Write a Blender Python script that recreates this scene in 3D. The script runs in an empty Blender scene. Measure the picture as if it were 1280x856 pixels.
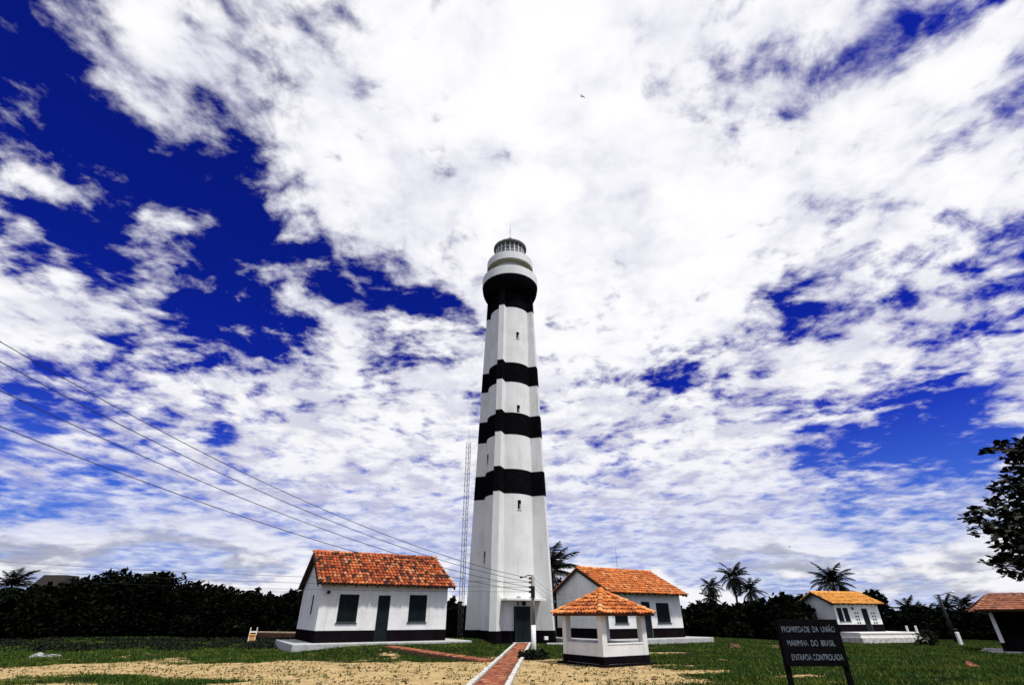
import bpy, bmesh, math, random
import numpy as np
from mathutils import Vector, Matrix, noise
R = math.radians
random.seed(7)
sc = bpy.context.scene
col = sc.collection

# ------------------------------------------------------------------ camera
F, CX, CY, HOR, EYE = 604.0, 640.0, 428.0, 771.0, 1.6      # measured on the 1280 x 856 photograph
TILT = math.atan((HOR - CY) / F)
_c, _s = math.cos(TILT), math.sin(TILT)
cd = bpy.data.cameras.new('camera'); cam = bpy.data.objects.new('camera', cd); col.objects.link(cam)
cam.location = (0, 0, EYE); cam.rotation_euler = (R(90) + TILT, 0, 0)
cd.sensor_width = 36; cd.lens = F / 1280 * 36; cd.clip_start = 0.1; cd.clip_end = 8000
sc.camera = cam

def ray(px, py):                       # direction seen at a pixel of the photograph
    u = -(py - CY) / F
    return Vector(((px - CX) / F, _c - u * _s, _s + u * _c))
def gnd(px, py, z=0.0):
    d = ray(px, py); t = (z - EYE) / d.z
    return Vector((d.x * t, d.y * t, z))
def aty(px, py, Y):
    d = ray(px, py); t = Y / d.y
    return Vector((d.x * t, Y, EYE + d.z * t))

# ------------------------------------------------------------------ sun, exposure, sky
SUN_EL, SUN_AZ = R(63), R(48)          # azimuth measured from the camera's back (-Y) towards its right (+X)
to_sun = Vector((math.sin(SUN_AZ) * math.cos(SUN_EL), -math.cos(SUN_AZ) * math.cos(SUN_EL), math.sin(SUN_EL)))
sl = bpy.data.lights.new('sun', 'SUN'); sl.energy = 4.4; sl.angle = R(4); sl.color = (1, 0.96, 0.9)
so = bpy.data.objects.new('sun', sl); col.objects.link(so)
so.rotation_euler = to_sun.to_track_quat('Z', 'Y').to_euler()
sc.view_settings.view_transform = 'Standard'; sc.view_settings.look = 'None'
sc.view_settings.exposure = 0.0; sc.view_settings.gamma = 1.0

class NT:
    def __init__(s, tree): s.t = tree
    def n(s, typ, **kw):
        nd = s.t.nodes.new(typ)
        for k, v in kw.items():
            if k.startswith('i_'):
                key = k[2:]; key = int(key) if key.isdigit() else key
                nd.inputs[key].default_value = v
            else: setattr(nd, k, v)
        return nd
    def l(s, a, b): s.t.links.new(a, b)
    def put(s, sock, v):
        if isinstance(v, bpy.types.NodeSocket): s.l(v, sock)
        else: sock.default_value = v
    def m(s, op, a, b=0.0, c=None, clamp=False):
        nd = s.n('ShaderNodeMath', operation=op, use_clamp=clamp)
        s.put(nd.inputs[0], a); s.put(nd.inputs[1], b)
        if c is not None: s.put(nd.inputs[2], c)
        return nd.outputs[0]
    def vm(s, op, a, b=(0, 0, 0)):
        nd = s.n('ShaderNodeVectorMath', operation=op)
        s.put(nd.inputs[0], a); s.put(nd.inputs[1], b)
        return nd.outputs['Value'] if op in ('DOT_PRODUCT', 'LENGTH') else nd.outputs[0]
    def noise(s, vec, scale, detail=4, rough=0.55, dist=0.0):
        nd = s.n('ShaderNodeTexNoise')
        if vec is not None: s.l(vec, nd.inputs['Vector'])
        nd.inputs['Scale'].default_value = scale; nd.inputs['Detail'].default_value = detail
        nd.inputs['Roughness'].default_value = rough; nd.inputs['Distortion'].default_value = dist
        return nd.outputs[0]
    def noise_c(s, vec, scale, detail=3):
        nd = s.n('ShaderNodeTexNoise'); s.l(vec, nd.inputs['Vector']); nd.inputs['Scale'].default_value = scale; nd.inputs['Detail'].default_value = detail
        return nd.outputs[1]
    def ramp(s, v, lo, hi):
        nd = s.n('ShaderNodeMapRange', interpolation_type='SMOOTHSTEP')
        s.put(nd.inputs[0], v); s.put(nd.inputs[1], lo); s.put(nd.inputs[2], hi)
        return nd.outputs[0]
    def mix(s, f, a, b, blend='MIX'):
        nd = s.n('ShaderNodeMix', data_type='RGBA', blend_type=blend)
        s.put(nd.inputs[0], f); s.put(nd.inputs[6], a); s.put(nd.inputs[7], b)
        return nd.outputs[2]
    def cramp(s, v, stops):
        nd = s.n('ShaderNodeValToRGB'); e = nd.color_ramp.elements
        while len(e) < len(stops): e.new(0.5)
        for el, (p, c) in zip(e, stops): el.position = p; el.color = (*c, 1)
        s.put(nd.inputs[0], v); return nd.outputs[0]

world = bpy.data.worlds.new('World'); sc.world = world; world.use_nodes = True
world.cycles.sampling_method = 'MANUAL'; world.cycles.sample_map_resolution = 512
wt = world.node_tree; wt.nodes.clear(); W = NT(wt)
SKY = 0.10
sky = W.n('ShaderNodeTexSky', sky_type='NISHITA', sun_disc=False)
sky.sun_elevation = SUN_EL; sky.sun_rotation = math.pi - SUN_AZ
sky.air_density = 1.0; sky.dust_density = 0.6; sky.ozone_density = 2.0
D = W.vm('NORMALIZE', W.n('ShaderNodeTexCoord').outputs['Generated'])
sx = W.n('ShaderNodeSeparateXYZ'); W.l(D, sx.inputs[0])
zc = W.m('MAXIMUM', sx.outputs[2], 0.0)
den = W.m('ADD', zc, 0.13)
cp = W.n('ShaderNodeCombineXYZ')
W.l(W.m('DIVIDE', sx.outputs[0], den), cp.inputs[0]); W.l(W.m('DIVIDE', sx.outputs[1], den), cp.inputs[1])
P = cp.outputs[0]                       # a cloud deck seen from below
# where the deck opens (negative) and closes (positive): direction, sharpness, weight
holes = [((20, 20), 90, -.26), ((40, 110), 130, -.30), ((20, 180), 240, -.16), ((120, 185), 200, -.34), ((215, 225), 220, -.38), ((270, 265), 300, -.26), ((330, 312), 260, -.42),
         ((400, 345), 300, -.42), ((475, 368), 280, -.52), ((540, 382), 500, -.44), ((590, 408), 900, -.34), ((300, 165), 500, -.26), ((60, 285), 500, -.26), ((130, 318), 400, -.32), ((225, 368), 400, -.34), ((300, 402), 400, -.40), ((360, 425), 900, -.2), ((380, 425), 900, -.20), ((480, 455), 900, -.30),
         ((820, 462), 700, -.30), ((860, 465), 700, -.28), ((910, 478), 700, -.28), ((1120, 548), 400, -.46), ((1200, 530), 360, -.42), ((1020, 555), 600, -.26), ((1265, 330), 260, -.28), ((1150, 30), 420, -.34), ((1050, 80), 600, -.30), ((910, 105), 1500, -.22), ((960, 90), 700, -.24), ((810, 100), 2000, -.22),
         ((1275, 130), 300, -.16), ((1150, 380), 700, -.18), ((1010, 390), 700, -.18), ((90, 480), 320, -.30), ((40, 500), 500, -.18), ((130, 590), 700, -.18), ((280, 550), 2500, -.34), ((30, 640), 500, -.20), ((1050, 640), 700, -.16), ((550, 185), 2500, -.18), ((605, 185), 2500, -.2),
         ((620, 30), 10, .26), ((760, 250), 14, .34), ((560, 240), 120, .10), ((90, 400), 160, .24), ((500, 560), 40, .14), ((215, 290), 600, .34), ((60, 215), 500, .30), ((450, 430), 300, .22), ((165, 50), 700, .26), ((340, 345), 1500, .26),
         ((1180, 210), 90, .14), ((860, 620), 60, .10)]
acc = None
for (q, k, w) in holes:
    d = ray(*q).normalized()
    w *= .90 if w < 0 else .85
    e = W.m('EXPONENT', W.m('MULTIPLY', W.m('SUBTRACT', W.vm('DOT_PRODUCT', D, tuple(d)), 1.0), float(k)))
    acc = W.m('MULTIPLY', e, w) if acc is None else W.m('MULTIPLY_ADD', e, w, acc)
big = W.noise(P, 1.1, 2, 0.5)
warp = W.vm('ADD', P, W.vm('MULTIPLY', W.vm('SUBTRACT', W.noise_c(P, 2.0, 3), (.5, .5, .5)), (.16, .16, 0)))
med = W.noise(warp, 3.0, 7, 0.58, 0.0)
fine = W.noise(W.vm('ADD', warp, (7.3, 2.1, 4.0)), 9.0, 5, 0.58, 0.0)
nsum = W.m('ADD', W.m('ADD', W.m('MULTIPLY', med, 0.42), W.m('MULTIPLY', fine, 0.48)), W.m('MULTIPLY', big, 0.10))
dens = W.m('ADD', W.m('MULTIPLY', W.m('SUBTRACT', nsum, 0.5), W.m('ADD', 1.5, W.m('MULTIPLY', W.ramp(sx.outputs[2], 0.05, 0.42), 1.9))), W.m('ADD', acc, 0.60))
alpha = W.ramp(dens, 0.26, 0.74)
alpha = W.m('MULTIPLY', alpha, W.m('ADD', 0.66, W.m('MULTIPLY', W.ramp(sx.outputs[2], 0.05, 0.30), 0.34)))
# deep, saturated blue between the clouds
sky_g = W.n('ShaderNodeGamma'); W.l(sky.outputs[0], sky_g.inputs[0]); sky_g.inputs[1].default_value = 1.6
blue = W.mix(1.0, sky_g.outputs[0], (.026, .052, .40, 1), 'MULTIPLY')
blue = W.mix(W.m('SUBTRACT', 1.0, W.ramp(sx.outputs[2], -0.02, 0.36)), blue, (.10 / SKY, .26 / SKY, .70 / SKY, 1))
lowf = W.ramp(sx.outputs[2], 0.10, 0.60)
shade = W.noise(W.vm('ADD', warp, (0.10, -0.08, 3.0)), 5.2, 5, 0.62, 0.0)
k_ = 1.0 / SKY
thick = W.ramp(dens, 0.55, 1.25)
ccol = W.mix(W.ramp(shade, 0.36, 0.60), (0.60 * k_, 0.60 * k_, 0.74 * k_, 1), (0.95 * k_, 0.95 * k_, 0.98 * k_, 1))
ccol = W.mix(W.m('MULTIPLY', lowf, W.m('ADD', .30, W.m('MULTIPLY', thick, .45))), ccol, (1.04 * k_, 1.04 * k_, 1.06 * k_, 1))
skyc = W.mix(alpha, blue, ccol)
# heaped clouds low over the horizon
az = W.m('ARCTAN2', sx.outputs[0], sx.outputs[1])
hc = W.n('ShaderNodeCombineXYZ'); W.l(W.m('MULTIPLY', az, 3.0), hc.inputs[0]); W.l(W.m('MULTIPLY', sx.outputs[2], 9.0), hc.inputs[1])
cum = W.noise(hc.outputs[0], 1.5, 8, 0.55, 0.15)
band = W.m('MULTIPLY', W.ramp(sx.outputs[2], -0.02, 0.03), W.m('SUBTRACT', 1.0, W.ramp(sx.outputs[2], 0.06, 0.19)))
ca = W.m('MULTIPLY', W.ramp(W.m('ADD', cum, W.m('MULTIPLY', band, 0.10)), 0.545, 0.63), band)
hup = W.vm('ADD', hc.outputs[0], (0.10, 0.22, 0.0))
cum2 = W.noise(hup, 1.5, 8, 0.55, 0.15)
lit = W.ramp(W.m('SUBTRACT', cum, cum2), -0.07, 0.05)
cumc = W.mix(lit, (0.40 * k_, 0.41 * k_, 0.50 * k_, 1), (0.97 * k_, 0.96 * k_, 0.98 * k_, 1))
skyc = W.mix(W.m('MULTIPLY', ca, 0.9), skyc, cumc)
bg = W.n('ShaderNodeBackground'); bg.inputs[1].default_value = SKY; W.l(skyc, bg.inputs[0])
wo = W.n('ShaderNodeOutputWorld'); W.l(bg.outputs[0], wo.inputs[0])

# ------------------------------------------------------------------ materials
def mat(name, base, rough=0.8, var=None, vscale=3.0, amount=0.5, bump=0.0, bscale=20.0, spec=0.3, streak=None, island=None, island_amt=1.0, coord='Object'):
    m = bpy.data.materials.new(name); m.use_nodes = True; t = m.node_tree
    b = t.nodes['Principled BSDF']; N = NT(t)
    b.inputs['Roughness'].default_value = rough; b.inputs['Specular IOR Level'].default_value = spec
    co = N.n('ShaderNodeTexCoord').outputs[coord]
    c = (*base, 1)
    if island:
        g = N.n('ShaderNodeNewGeometry').outputs['Random Per Island']
        c = N.cramp(g, island)
    if var:
        f = N.ramp(N.noise(co, vscale, 6, 0.62), 0.42, 0.68)
        c = N.mix(N.m('MULTIPLY', f, amount), c, (*var, 1))
    if streak:
        mp = N.n('ShaderNodeMapping'); N.l(co, mp.inputs[0]); mp.inputs['Scale'].default_value = (2.2, 2.2, 0.16)
        f = N.ramp(N.noise(mp.outputs[0], 1.6, 6, 0.65), 0.50, 0.74)
        c = N.mix(N.m('MULTIPLY', f, streak[1]), c, (*streak[0], 1))
    if isinstance(c, tuple): b.inputs['Base Color'].default_value = c
    else: N.l(c, b.inputs['Base Color'])
    if bump:
        bp = N.n('ShaderNodeBump'); bp.inputs['Strength'].default_value = bump; bp.inputs['Distance'].default_value = 0.05
        N.l(N.noise(co, bscale, 5, 0.6), bp.inputs['Height']); N.l(bp.outputs[0], b.inputs['Normal'])
    return m

TILE = [(0, (.015, .008, .006)), (.16, (.07, .022, .010)), (.26, (.32, .06, .015)), (.55, (.46, .085, .016)), (.8, (.56, .14, .03)), (1, (.62, .27, .12))]
TILE2 = [(0, (.10, .035, .012)), (.08, (.36, .085, .018)), (.5, (.56, .15, .025)), (.85, (.64, .21, .045)), (1, (.7, .34, .13))]
TILE3 = [(0, (.3, .12, .02)), (.2, (.58, .23, .035)), (.6, (.66, .29, .045)), (1, (.72, .38, .09))]
TILE4 = [(0, (.20, .062, .03)), (.3, (.25, .08, .036)), (.7, (.29, .10, .045)), (1, (.34, .14, .07))]
M = dict(
    white=mat('whitewash', (.72, .73, .715), .8, (.52, .54, .51), 1.3, .45, .25, 14, streak=((.42, .42, .37), .38)),
    tower=mat('tower_whitewash', (.72, .73, .71), .8, (.55, .56, .51), .6, .5, .2, 10, streak=((.42, .42, .37), .40)),
    black=mat('black_paint', (.004, .004, .005), .8, (.008, .008, .009), 2.0, .5, .2, 12, spec=.0, streak=((.014, .014, .015), .3)),
    dado=mat('dark_dado_paint', (.006, .0045, .006), .9, (.012, .009, .010), 2.0, .5, .25, 14, spec=.0),
    olive=mat('balcony_soffit', (.24, .25, .17), .8, (.13, .14, .08), 2.5, .6),
    green=mat('green_shutter_paint', (.007, .011, .013), .55, (.012, .020, .023), 4, .6, .15, 30, spec=.08),
    greenf=mat('green_frame_paint', (.009, .019, .018), .6, (.016, .028, .026), 5, .4, spec=.2),
    wood=mat('dark_roof_timber', (.014, .009, .007), .85, (.03, .02, .013), 6, .5, .3, 30),
    deck=mat('tile_bedding', (.08, .03, .016), .9, (.03, .015, .01), 6, .6),
    tile=mat('weathered_clay_tile', (.5, .12, .03), .8, (.025, .011, .008), 6.0, .8, .3, 40, island=TILE),
    tile2=mat('clay_tile_orange', (.5, .12, .03), .8, (.09, .03, .014), 5.0, .6, .3, 40, island=TILE2),
    tile3=mat('clay_tile_yellow', (.5, .12, .03), .8, (.4, .14, .03), 3.0, .4, .3, 40, island=TILE3),
    tile4=mat('clay_tile_brown', (.5, .12, .03), .8, (.04, .02, .015), 3.0, .6, .3, 40, island=TILE4),
    concrete=mat('pale_concrete', (.40, .41, .40), .85, (.26, .27, .25), 2.2, .6, .35, 18),
    polec=mat('pole_concrete', (.26, .24, .20), .85, (.14, .13, .11), 5, .6, .3, 30),
    metal=mat('galvanised_steel', (.16, .15, .15), .5, (.20, .11, .07), 5, .6, spec=.5),
    iron=mat('dark_iron', (.009, .009, .010), .6, None, spec=.2),
    porcelain=mat('brown_porcelain', (.05, .03, .02), .25, None, spec=.5),
    wire=mat('black_cable', (.008, .008, .009), .6, None, spec=.2),
    sign=mat('black_sign_board', (.004, .004, .005), .75, (.010, .007, .008), 6, .5, .2, 30, spec=.02),
    letter=mat('faded_white_lettering', (.20, .25, .29), .8, (.03, .035, .04), 9, .95),
    brick=mat('red_paving_brick', (.4, .12, .05), .85, (.16, .08, .05), 4.0, .5, .4, 30, island=[(0, (.09, .03, .018)), (.35, (.22, .052, .022)), (.75, (.31, .08, .03)), (1, (.42, .20, .09))], coord='Object'),
    mortar=mat('path_bed_sand', (.16, .08, .045), .95, (.07, .045, .03), 6, .6, .4, 30),
    kerbw=mat('whitewashed_edging', (.58, .57, .54), .85, (.20, .17, .13), 3.5, .75, .35, 25),
    bark=mat('brown_bark', (.07, .055, .042), .9, (.03, .024, .02), 6, .6, .5, 25),
    palmbark=mat('palm_bark', (.06, .05, .042), .9, (.03, .025, .02), 8, .6, .5, 18),
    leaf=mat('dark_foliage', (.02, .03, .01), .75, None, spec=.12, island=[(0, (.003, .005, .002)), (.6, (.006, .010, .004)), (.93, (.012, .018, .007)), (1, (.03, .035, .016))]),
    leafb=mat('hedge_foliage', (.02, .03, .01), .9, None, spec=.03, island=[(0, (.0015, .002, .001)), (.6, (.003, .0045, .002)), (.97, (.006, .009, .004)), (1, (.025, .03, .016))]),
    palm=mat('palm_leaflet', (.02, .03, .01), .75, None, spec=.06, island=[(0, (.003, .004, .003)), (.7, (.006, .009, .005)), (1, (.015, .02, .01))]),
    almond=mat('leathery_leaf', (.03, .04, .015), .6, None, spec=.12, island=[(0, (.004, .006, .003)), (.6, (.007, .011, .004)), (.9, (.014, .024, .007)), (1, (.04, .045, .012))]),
    grass=mat('grass_blade', (.04, .07, .015), .7, None, spec=.15, island=[(0, (.007, .026, .002)), (.5, (.020, .068, .004)), (.82, (.045, .11, .007)), (.95, (.12, .14, .016)), (1, (.26, .22, .07))]),
    rock=mat('dark_earth_block', (.10, .05, .03), .9, (.24, .13, .07), 6, .6, .5, 20),
    rust=mat('rusty_red_metal', (.22, .07, .035), .8, (.08, .03, .02), 6, .6, .4, 30),
    cream=mat('cream_render', (.42, .34, .22), .85, (.22, .18, .12), 3, .5, .3, 20),
    orange=mat('orange_plastic', (.62, .30, .07), .5, None),
    plastic=mat('white_plastic', (.75, .75, .74), .4, None),
    thatch=mat('grey_asbestos_sheet', (.028, .026, .022), .9, (.014, .013, .012), 4, .6, .4, 20),
    litter=mat('dry_litter', (.1, .07, .04), .9, None, spec=.05, island=[(0, (.05, .042, .018)), (.3, (.10, .085, .03)), (.6, (.20, .15, .07)), (1, (.48, .38, .22))]),
    feather=mat('black_feather', (.012, .012, .012), .7, None),
    roofin=mat('lantern_roof_paint', (.12, .125, .11), .6, (.2, .2, .17), 4, .4),
)
t = M['grass'].node_tree; N = NT(t); gbn = t.nodes['Principled BSDF']; src = gbn.inputs['Base Color'].links[0].from_socket
gpos = N.n('ShaderNodeNewGeometry').outputs['Position']
c1_ = N.mix(N.m('MULTIPLY', N.ramp(N.noise(gpos, .45, 4, .6), .46, .66), .85), src, (.11, .135, .014, 1))
c1_ = N.mix(N.m('MULTIPLY', N.ramp(N.noise(N.vm('ADD', gpos, (31, 7, 0)), .8, 4, .6), .50, .68), .8), c1_, (.007, .016, .003, 1))
N.l(c1_, gbn.inputs['Base Color'])
gl = bpy.data.materials.new('lantern_glass'); gl.use_nodes = True
gb = gl.node_tree.nodes['Principled BSDF']; gb.inputs['Base Color'].default_value = (.35, .40, .40, 1); gb.inputs['Roughness'].default_value = .05
gb.inputs['Transmission Weight'].default_value = .7; gb.inputs['IOR'].default_value = 1.3
M['glass'] = gl

# ------------------------------------------------------------------ mesh helpers
class MB:
    def __init__(s): s.v = []; s.f = []; s.sm = []
    def add(s, verts, faces, smooth=False, mtx=None):
        o = len(s.v)
        s.v += [tuple(mtx @ Vector(v)) if mtx is not None else tuple(v) for v in verts]
        s.f += [tuple(i + o for i in f) for f in faces]; s.sm += [smooth] * len(faces)
        return s
    def box(s, x0, x1, y0, y1, z0, z1, mtx=None, bev=0.0):
        b = min(bev, (x1 - x0) * .4, (y1 - y0) * .4)
        if b <= 0:
            v = [(x0, y0, z0), (x1, y0, z0), (x1, y1, z0), (x0, y1, z0), (x0, y0, z1), (x1, y0, z1), (x1, y1, z1), (x0, y1, z1)]
            return s.add(v, [(0, 3, 2, 1), (4, 5, 6, 7), (0, 1, 5, 4), (1, 2, 6, 5), (2, 3, 7, 6), (3, 0, 4, 7)], False, mtx)
        def ring(i, z): return [(x0 + i, y0 + i, z), (x1 - i, y0 + i, z), (x1 - i, y1 - i, z), (x0 + i, y1 - i, z)]
        v = ring(0, z0) + ring(0, z1 - b) + ring(b, z1)
        f = [(0, 3, 2, 1), (8, 9, 10, 11)]
        for k in (0, 4):
            for i in range(4): j = (i + 1) % 4; f.append((k + i, k + j, k + 4 + j, k + 4 + i))
        return s.add(v, f, False, mtx)
    def tube(s, pts, radii, n=8, cap=True, smooth=True):
        pts = [Vector(p) for p in pts]; V = []; Fc = []
        if not hasattr(radii, '__len__'): radii = [radii] * len(pts)
        t0 = (pts[1] - pts[0]).normalized()
        a = t0.orthogonal().normalized()
        for i, p in enumerate(pts):
            t = (pts[min(i + 1, len(pts) - 1)] - pts[max(i - 1, 0)]).normalized()
            a = (a - t * a.dot(t)).normalized(); b = t.cross(a)
            for k in range(n):
                an = 2 * math.pi * k / n
                V.append(p + (a * math.cos(an) + b * math.sin(an)) * radii[i])
        for i in range(len(pts) - 1):
            for k in range(n):
                j = (k + 1) % n; Fc.append((i * n + k, i * n + j, (i + 1) * n + j, (i + 1) * n + k))
        s.add(V, Fc, smooth)
        if cap:
            o = len(s.v) - len(V)
            s.f.append(tuple(o + n - 1 - k for k in range(n))); s.sm.append(False)
            s.f.append(tuple(o + (len(pts) - 1) * n + k for k in range(n))); s.sm.append(False)
        return s
    def lathe(s, prof, n=48, cx=0, cy=0):
        V = []; Fc = []
        for r, z in prof:
            for k in range(n):
                a = 2 * math.pi * k / n; V.append((cx + r * math.cos(a), cy + r * math.sin(a), z))
        for i in range(len(prof) - 1):
            for k in range(n):
                j = (k + 1) % n; Fc.append((i * n + k, i * n + j, (i + 1) * n + j, (i + 1) * n + k))
        o = len(s.v); s.add(V, [], False)
        for f in Fc: s.f.append(tuple(i + o for i in f)); s.sm.append(True)
        return s
    def build(s, name, m, parent=None, sharp=None):
        me = bpy.data.meshes.new(name); me.from_pydata(s.v, [], s.f); me.update()
        me.polygons.foreach_set('use_smooth', s.sm)
        if sharp and any(s.sm): me.set_sharp_from_angle(angle=R(sharp))
        me.materials.append(m)
        o = bpy.data.objects.new(name, me); col.objects.link(o)
        if parent: o.parent = parent
        return o
def tag(o, label=None, cat=None, group=None, kind=None):
    if label: o['label'] = label
    if cat: o['category'] = cat
    if group: o['group'] = group
    if kind: o['kind'] = kind
    return o
def thing(name, label, cat, loc=(0, 0, 0), rz=0.0, group=None):
    o = bpy.data.objects.new(name, None); col.objects.link(o); o.empty_display_size = .3
    o.location = loc; o.rotation_euler = (0, 0, rz)
    return tag(o, label, cat, group)
def inst(src, parent=None, loc=None, rot=None, scale=None, name=None):
    o = src.copy(); col.objects.link(o); o.parent = parent
    if loc is not None: o.location = loc
    if rot is not None: o.rotation_euler = rot
    if scale is not None: o.scale = scale
    return o
def fast_mesh(name, verts, faces_n, m, parent=None, idx=None):
    """verts (N,3) array; faces of equal size faces_n listed in order (or idx array)"""
    me = bpy.data.meshes.new(name); nv = len(verts)
    if idx is None: idx = np.arange(nv)
    idx = np.asarray(idx).ravel(); nf = len(idx) // faces_n
    me.vertices.add(nv); me.vertices.foreach_set('co', np.asarray(verts, dtype=np.float32).ravel())
    me.loops.add(len(idx)); me.loops.foreach_set('vertex_index', idx.astype(np.int32))
    me.polygons.add(nf); me.polygons.foreach_set('loop_start', np.arange(0, nf * faces_n, faces_n, dtype=np.int32))
    me.polygons.foreach_set('loop_total', np.full(nf, faces_n, dtype=np.int32))
    me.update(calc_edges=True); me.materials.append(m)
    o = bpy.data.objects.new(name, me); col.objects.link(o)
    if parent: o.parent = parent
    return o
def sstep(a, b, x):
    t = min(1, max(0, (x - a) / (b - a))); return t * t * (3 - 2 * t)
def fbm(x, y, sc_, oct_=4, seed=0.0):
    v = 0; a = 1; tot = 0
    for i in range(oct_):
        v += a * noise.noise((x * sc_ + seed, y * sc_ - seed, seed * 1.7)); tot += a; a *= .55; sc_ *= 2.1
    return v / tot

# ------------------------------------------------------------------ ground
def gz(x, y):
    z = -0.62 * sstep(16, 32, x) * sstep(34, 54, y)
    z += 0.03 * fbm(x, y, .35, 2, 3.1) * sstep(3, 8, y)
    z += 0.30 * sstep(-13, -7.5, x) * (1 - sstep(-2.3, -1.1, x)) * sstep(25.5, 30, y) * (1 - sstep(40, 46, y))
    return z - 0.02
sand_spots = [((60, 840), 7, 4.2, .55), ((230, 836), 9, 3.4, .6), ((420, 838), 5.5, 4.0, .7), ((545, 840), 4.5, 4.5, .85), ((690, 836), 2.6, 4.2, .85), ((760, 846), 2.6, 1.6, .6), ((640, 850), 3, 3, .3),
              ((870, 838), 1.9, .8, .62), ((1005, 843), 1.0, .5, .55), ((820, 815), 1.5, 1.2, .35), ((10, 856), 8, 3, .35), ((470, 860), 8, 4, .35), ((735, 829), 3.2, 2.0, .5)]
sand_spots += [((130, 844), 3.2, 1.3, -.7), ((250, 850), 3.0, 1.2, -.7), ((40, 852), 3.5, 1.6, -.6), ((320, 838), 1.8, .8, -.5), ((420, 851), 1.8, 1.0, -.5), ((500, 832), 1.6, .7, -.4), ((700, 853), 1.6, .9, -.6), ((0, 830), 3, 2, -.5)]
sand_g = [(gnd(*q), a, b, w) for q, a, b, w in sand_spots]
def sandy(x, y):
    s = -0.10
    for g, a, b, w in sand_g:
        e = ((x - g.x) / a) ** 2 + ((y - g.y) / b) ** 2
        if e < 6: s += w * math.exp(-e * 1.1)
    s += .95 * fbm(x, y * 1.3, .30, 4, 1.3) + .30 * fbm(x, y * 1.3, 1.5, 3, 5.3)
    return sstep(.06, .46, s)
def axis(lo, hi, step, far, neg):
    a = list(np.arange(lo, hi + 1e-6, step)); d = step; v = hi
    while v < far: d *= 1.28; v += d; a.append(v)
    d = step; v = lo
    while v > neg: d *= 1.28; v -= d; a.insert(0, v)
    return a
gx = axis(-27, 27, .3, 4000, -4000); gy = axis(9, 45, .3, 5000, -600)
gv = []; ga = []
for y in gy:
    near = 0 < y < 75
    for x in gx:
        n_ = near and abs(x) < 75
        gv.append((x, y, gz(x, y) if n_ else (gz(x, y) if y < 400 and abs(x) < 400 else -.64 if x > 30 else -.02)))
        ga.append(sandy(x, y) if n_ else 0.0)
nx = len(gx)
ii = np.array([[j * nx + i, j * nx + i + 1, (j + 1) * nx + i + 1, (j + 1) * nx + i] for j in range(len(gy) - 1) for i in range(nx - 1)])
gm = bpy.data.materials.new('sand_and_turf'); gm.use_nodes = True; N = NT(gm.node_tree); gbs = gm.node_tree.nodes['Principled BSDF']
gco = N.n('ShaderNodeNewGeometry').outputs['Position']
att = N.n('ShaderNodeAttribute', attribute_name='sand').outputs['Fac']
fn = N.noise(gco, 3.2, 7, .68)
fac = N.ramp(N.m('ADD', att, N.m('MULTIPLY', N.m('SUBTRACT', fn, .5), 2.2)), .35, .62)
sandc = N.mix(N.ramp(N.noise(gco, 1.3, 5, .6), .4, .66), (.46, .34, .17, 1), (.32, .22, .10, 1))
sandc = N.mix(N.m('MULTIPLY', N.ramp(N.noise(gco, 14, 4, .7), .50, .66), .75), sandc, (.085, .06, .03, 1))
turf = N.mix(N.ramp(N.noise(gco, 2.2, 5, .6), .4, .65), (.008, .016, .004, 1), (.020, .026, .008, 1))
N.l(N.mix(fac, turf, sandc), gbs.inputs['Base Color']); gbs.inputs['Roughness'].default_value = .95; gbs.inputs['Specular IOR Level'].default_value = .0
bp = N.n('ShaderNodeBump'); bp.inputs['Strength'].default_value = .6; bp.inputs['Distance'].default_value = .08
N.l(N.noise(gco, 9, 6, .65), bp.inputs['Height']); N.l(bp.outputs[0], gbs.inputs['Normal'])
ground = fast_mesh('ground', np.array(gv), 4, gm, idx=ii); tag(ground, kind='structure')
at_ = ground.data.attributes.new('sand', 'FLOAT', 'POINT'); at_.data.foreach_set('value', np.array(ga, dtype=np.float32))
ground.data.polygons.foreach_set('use_smooth', [True] * len(ground.data.polygons))

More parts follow.
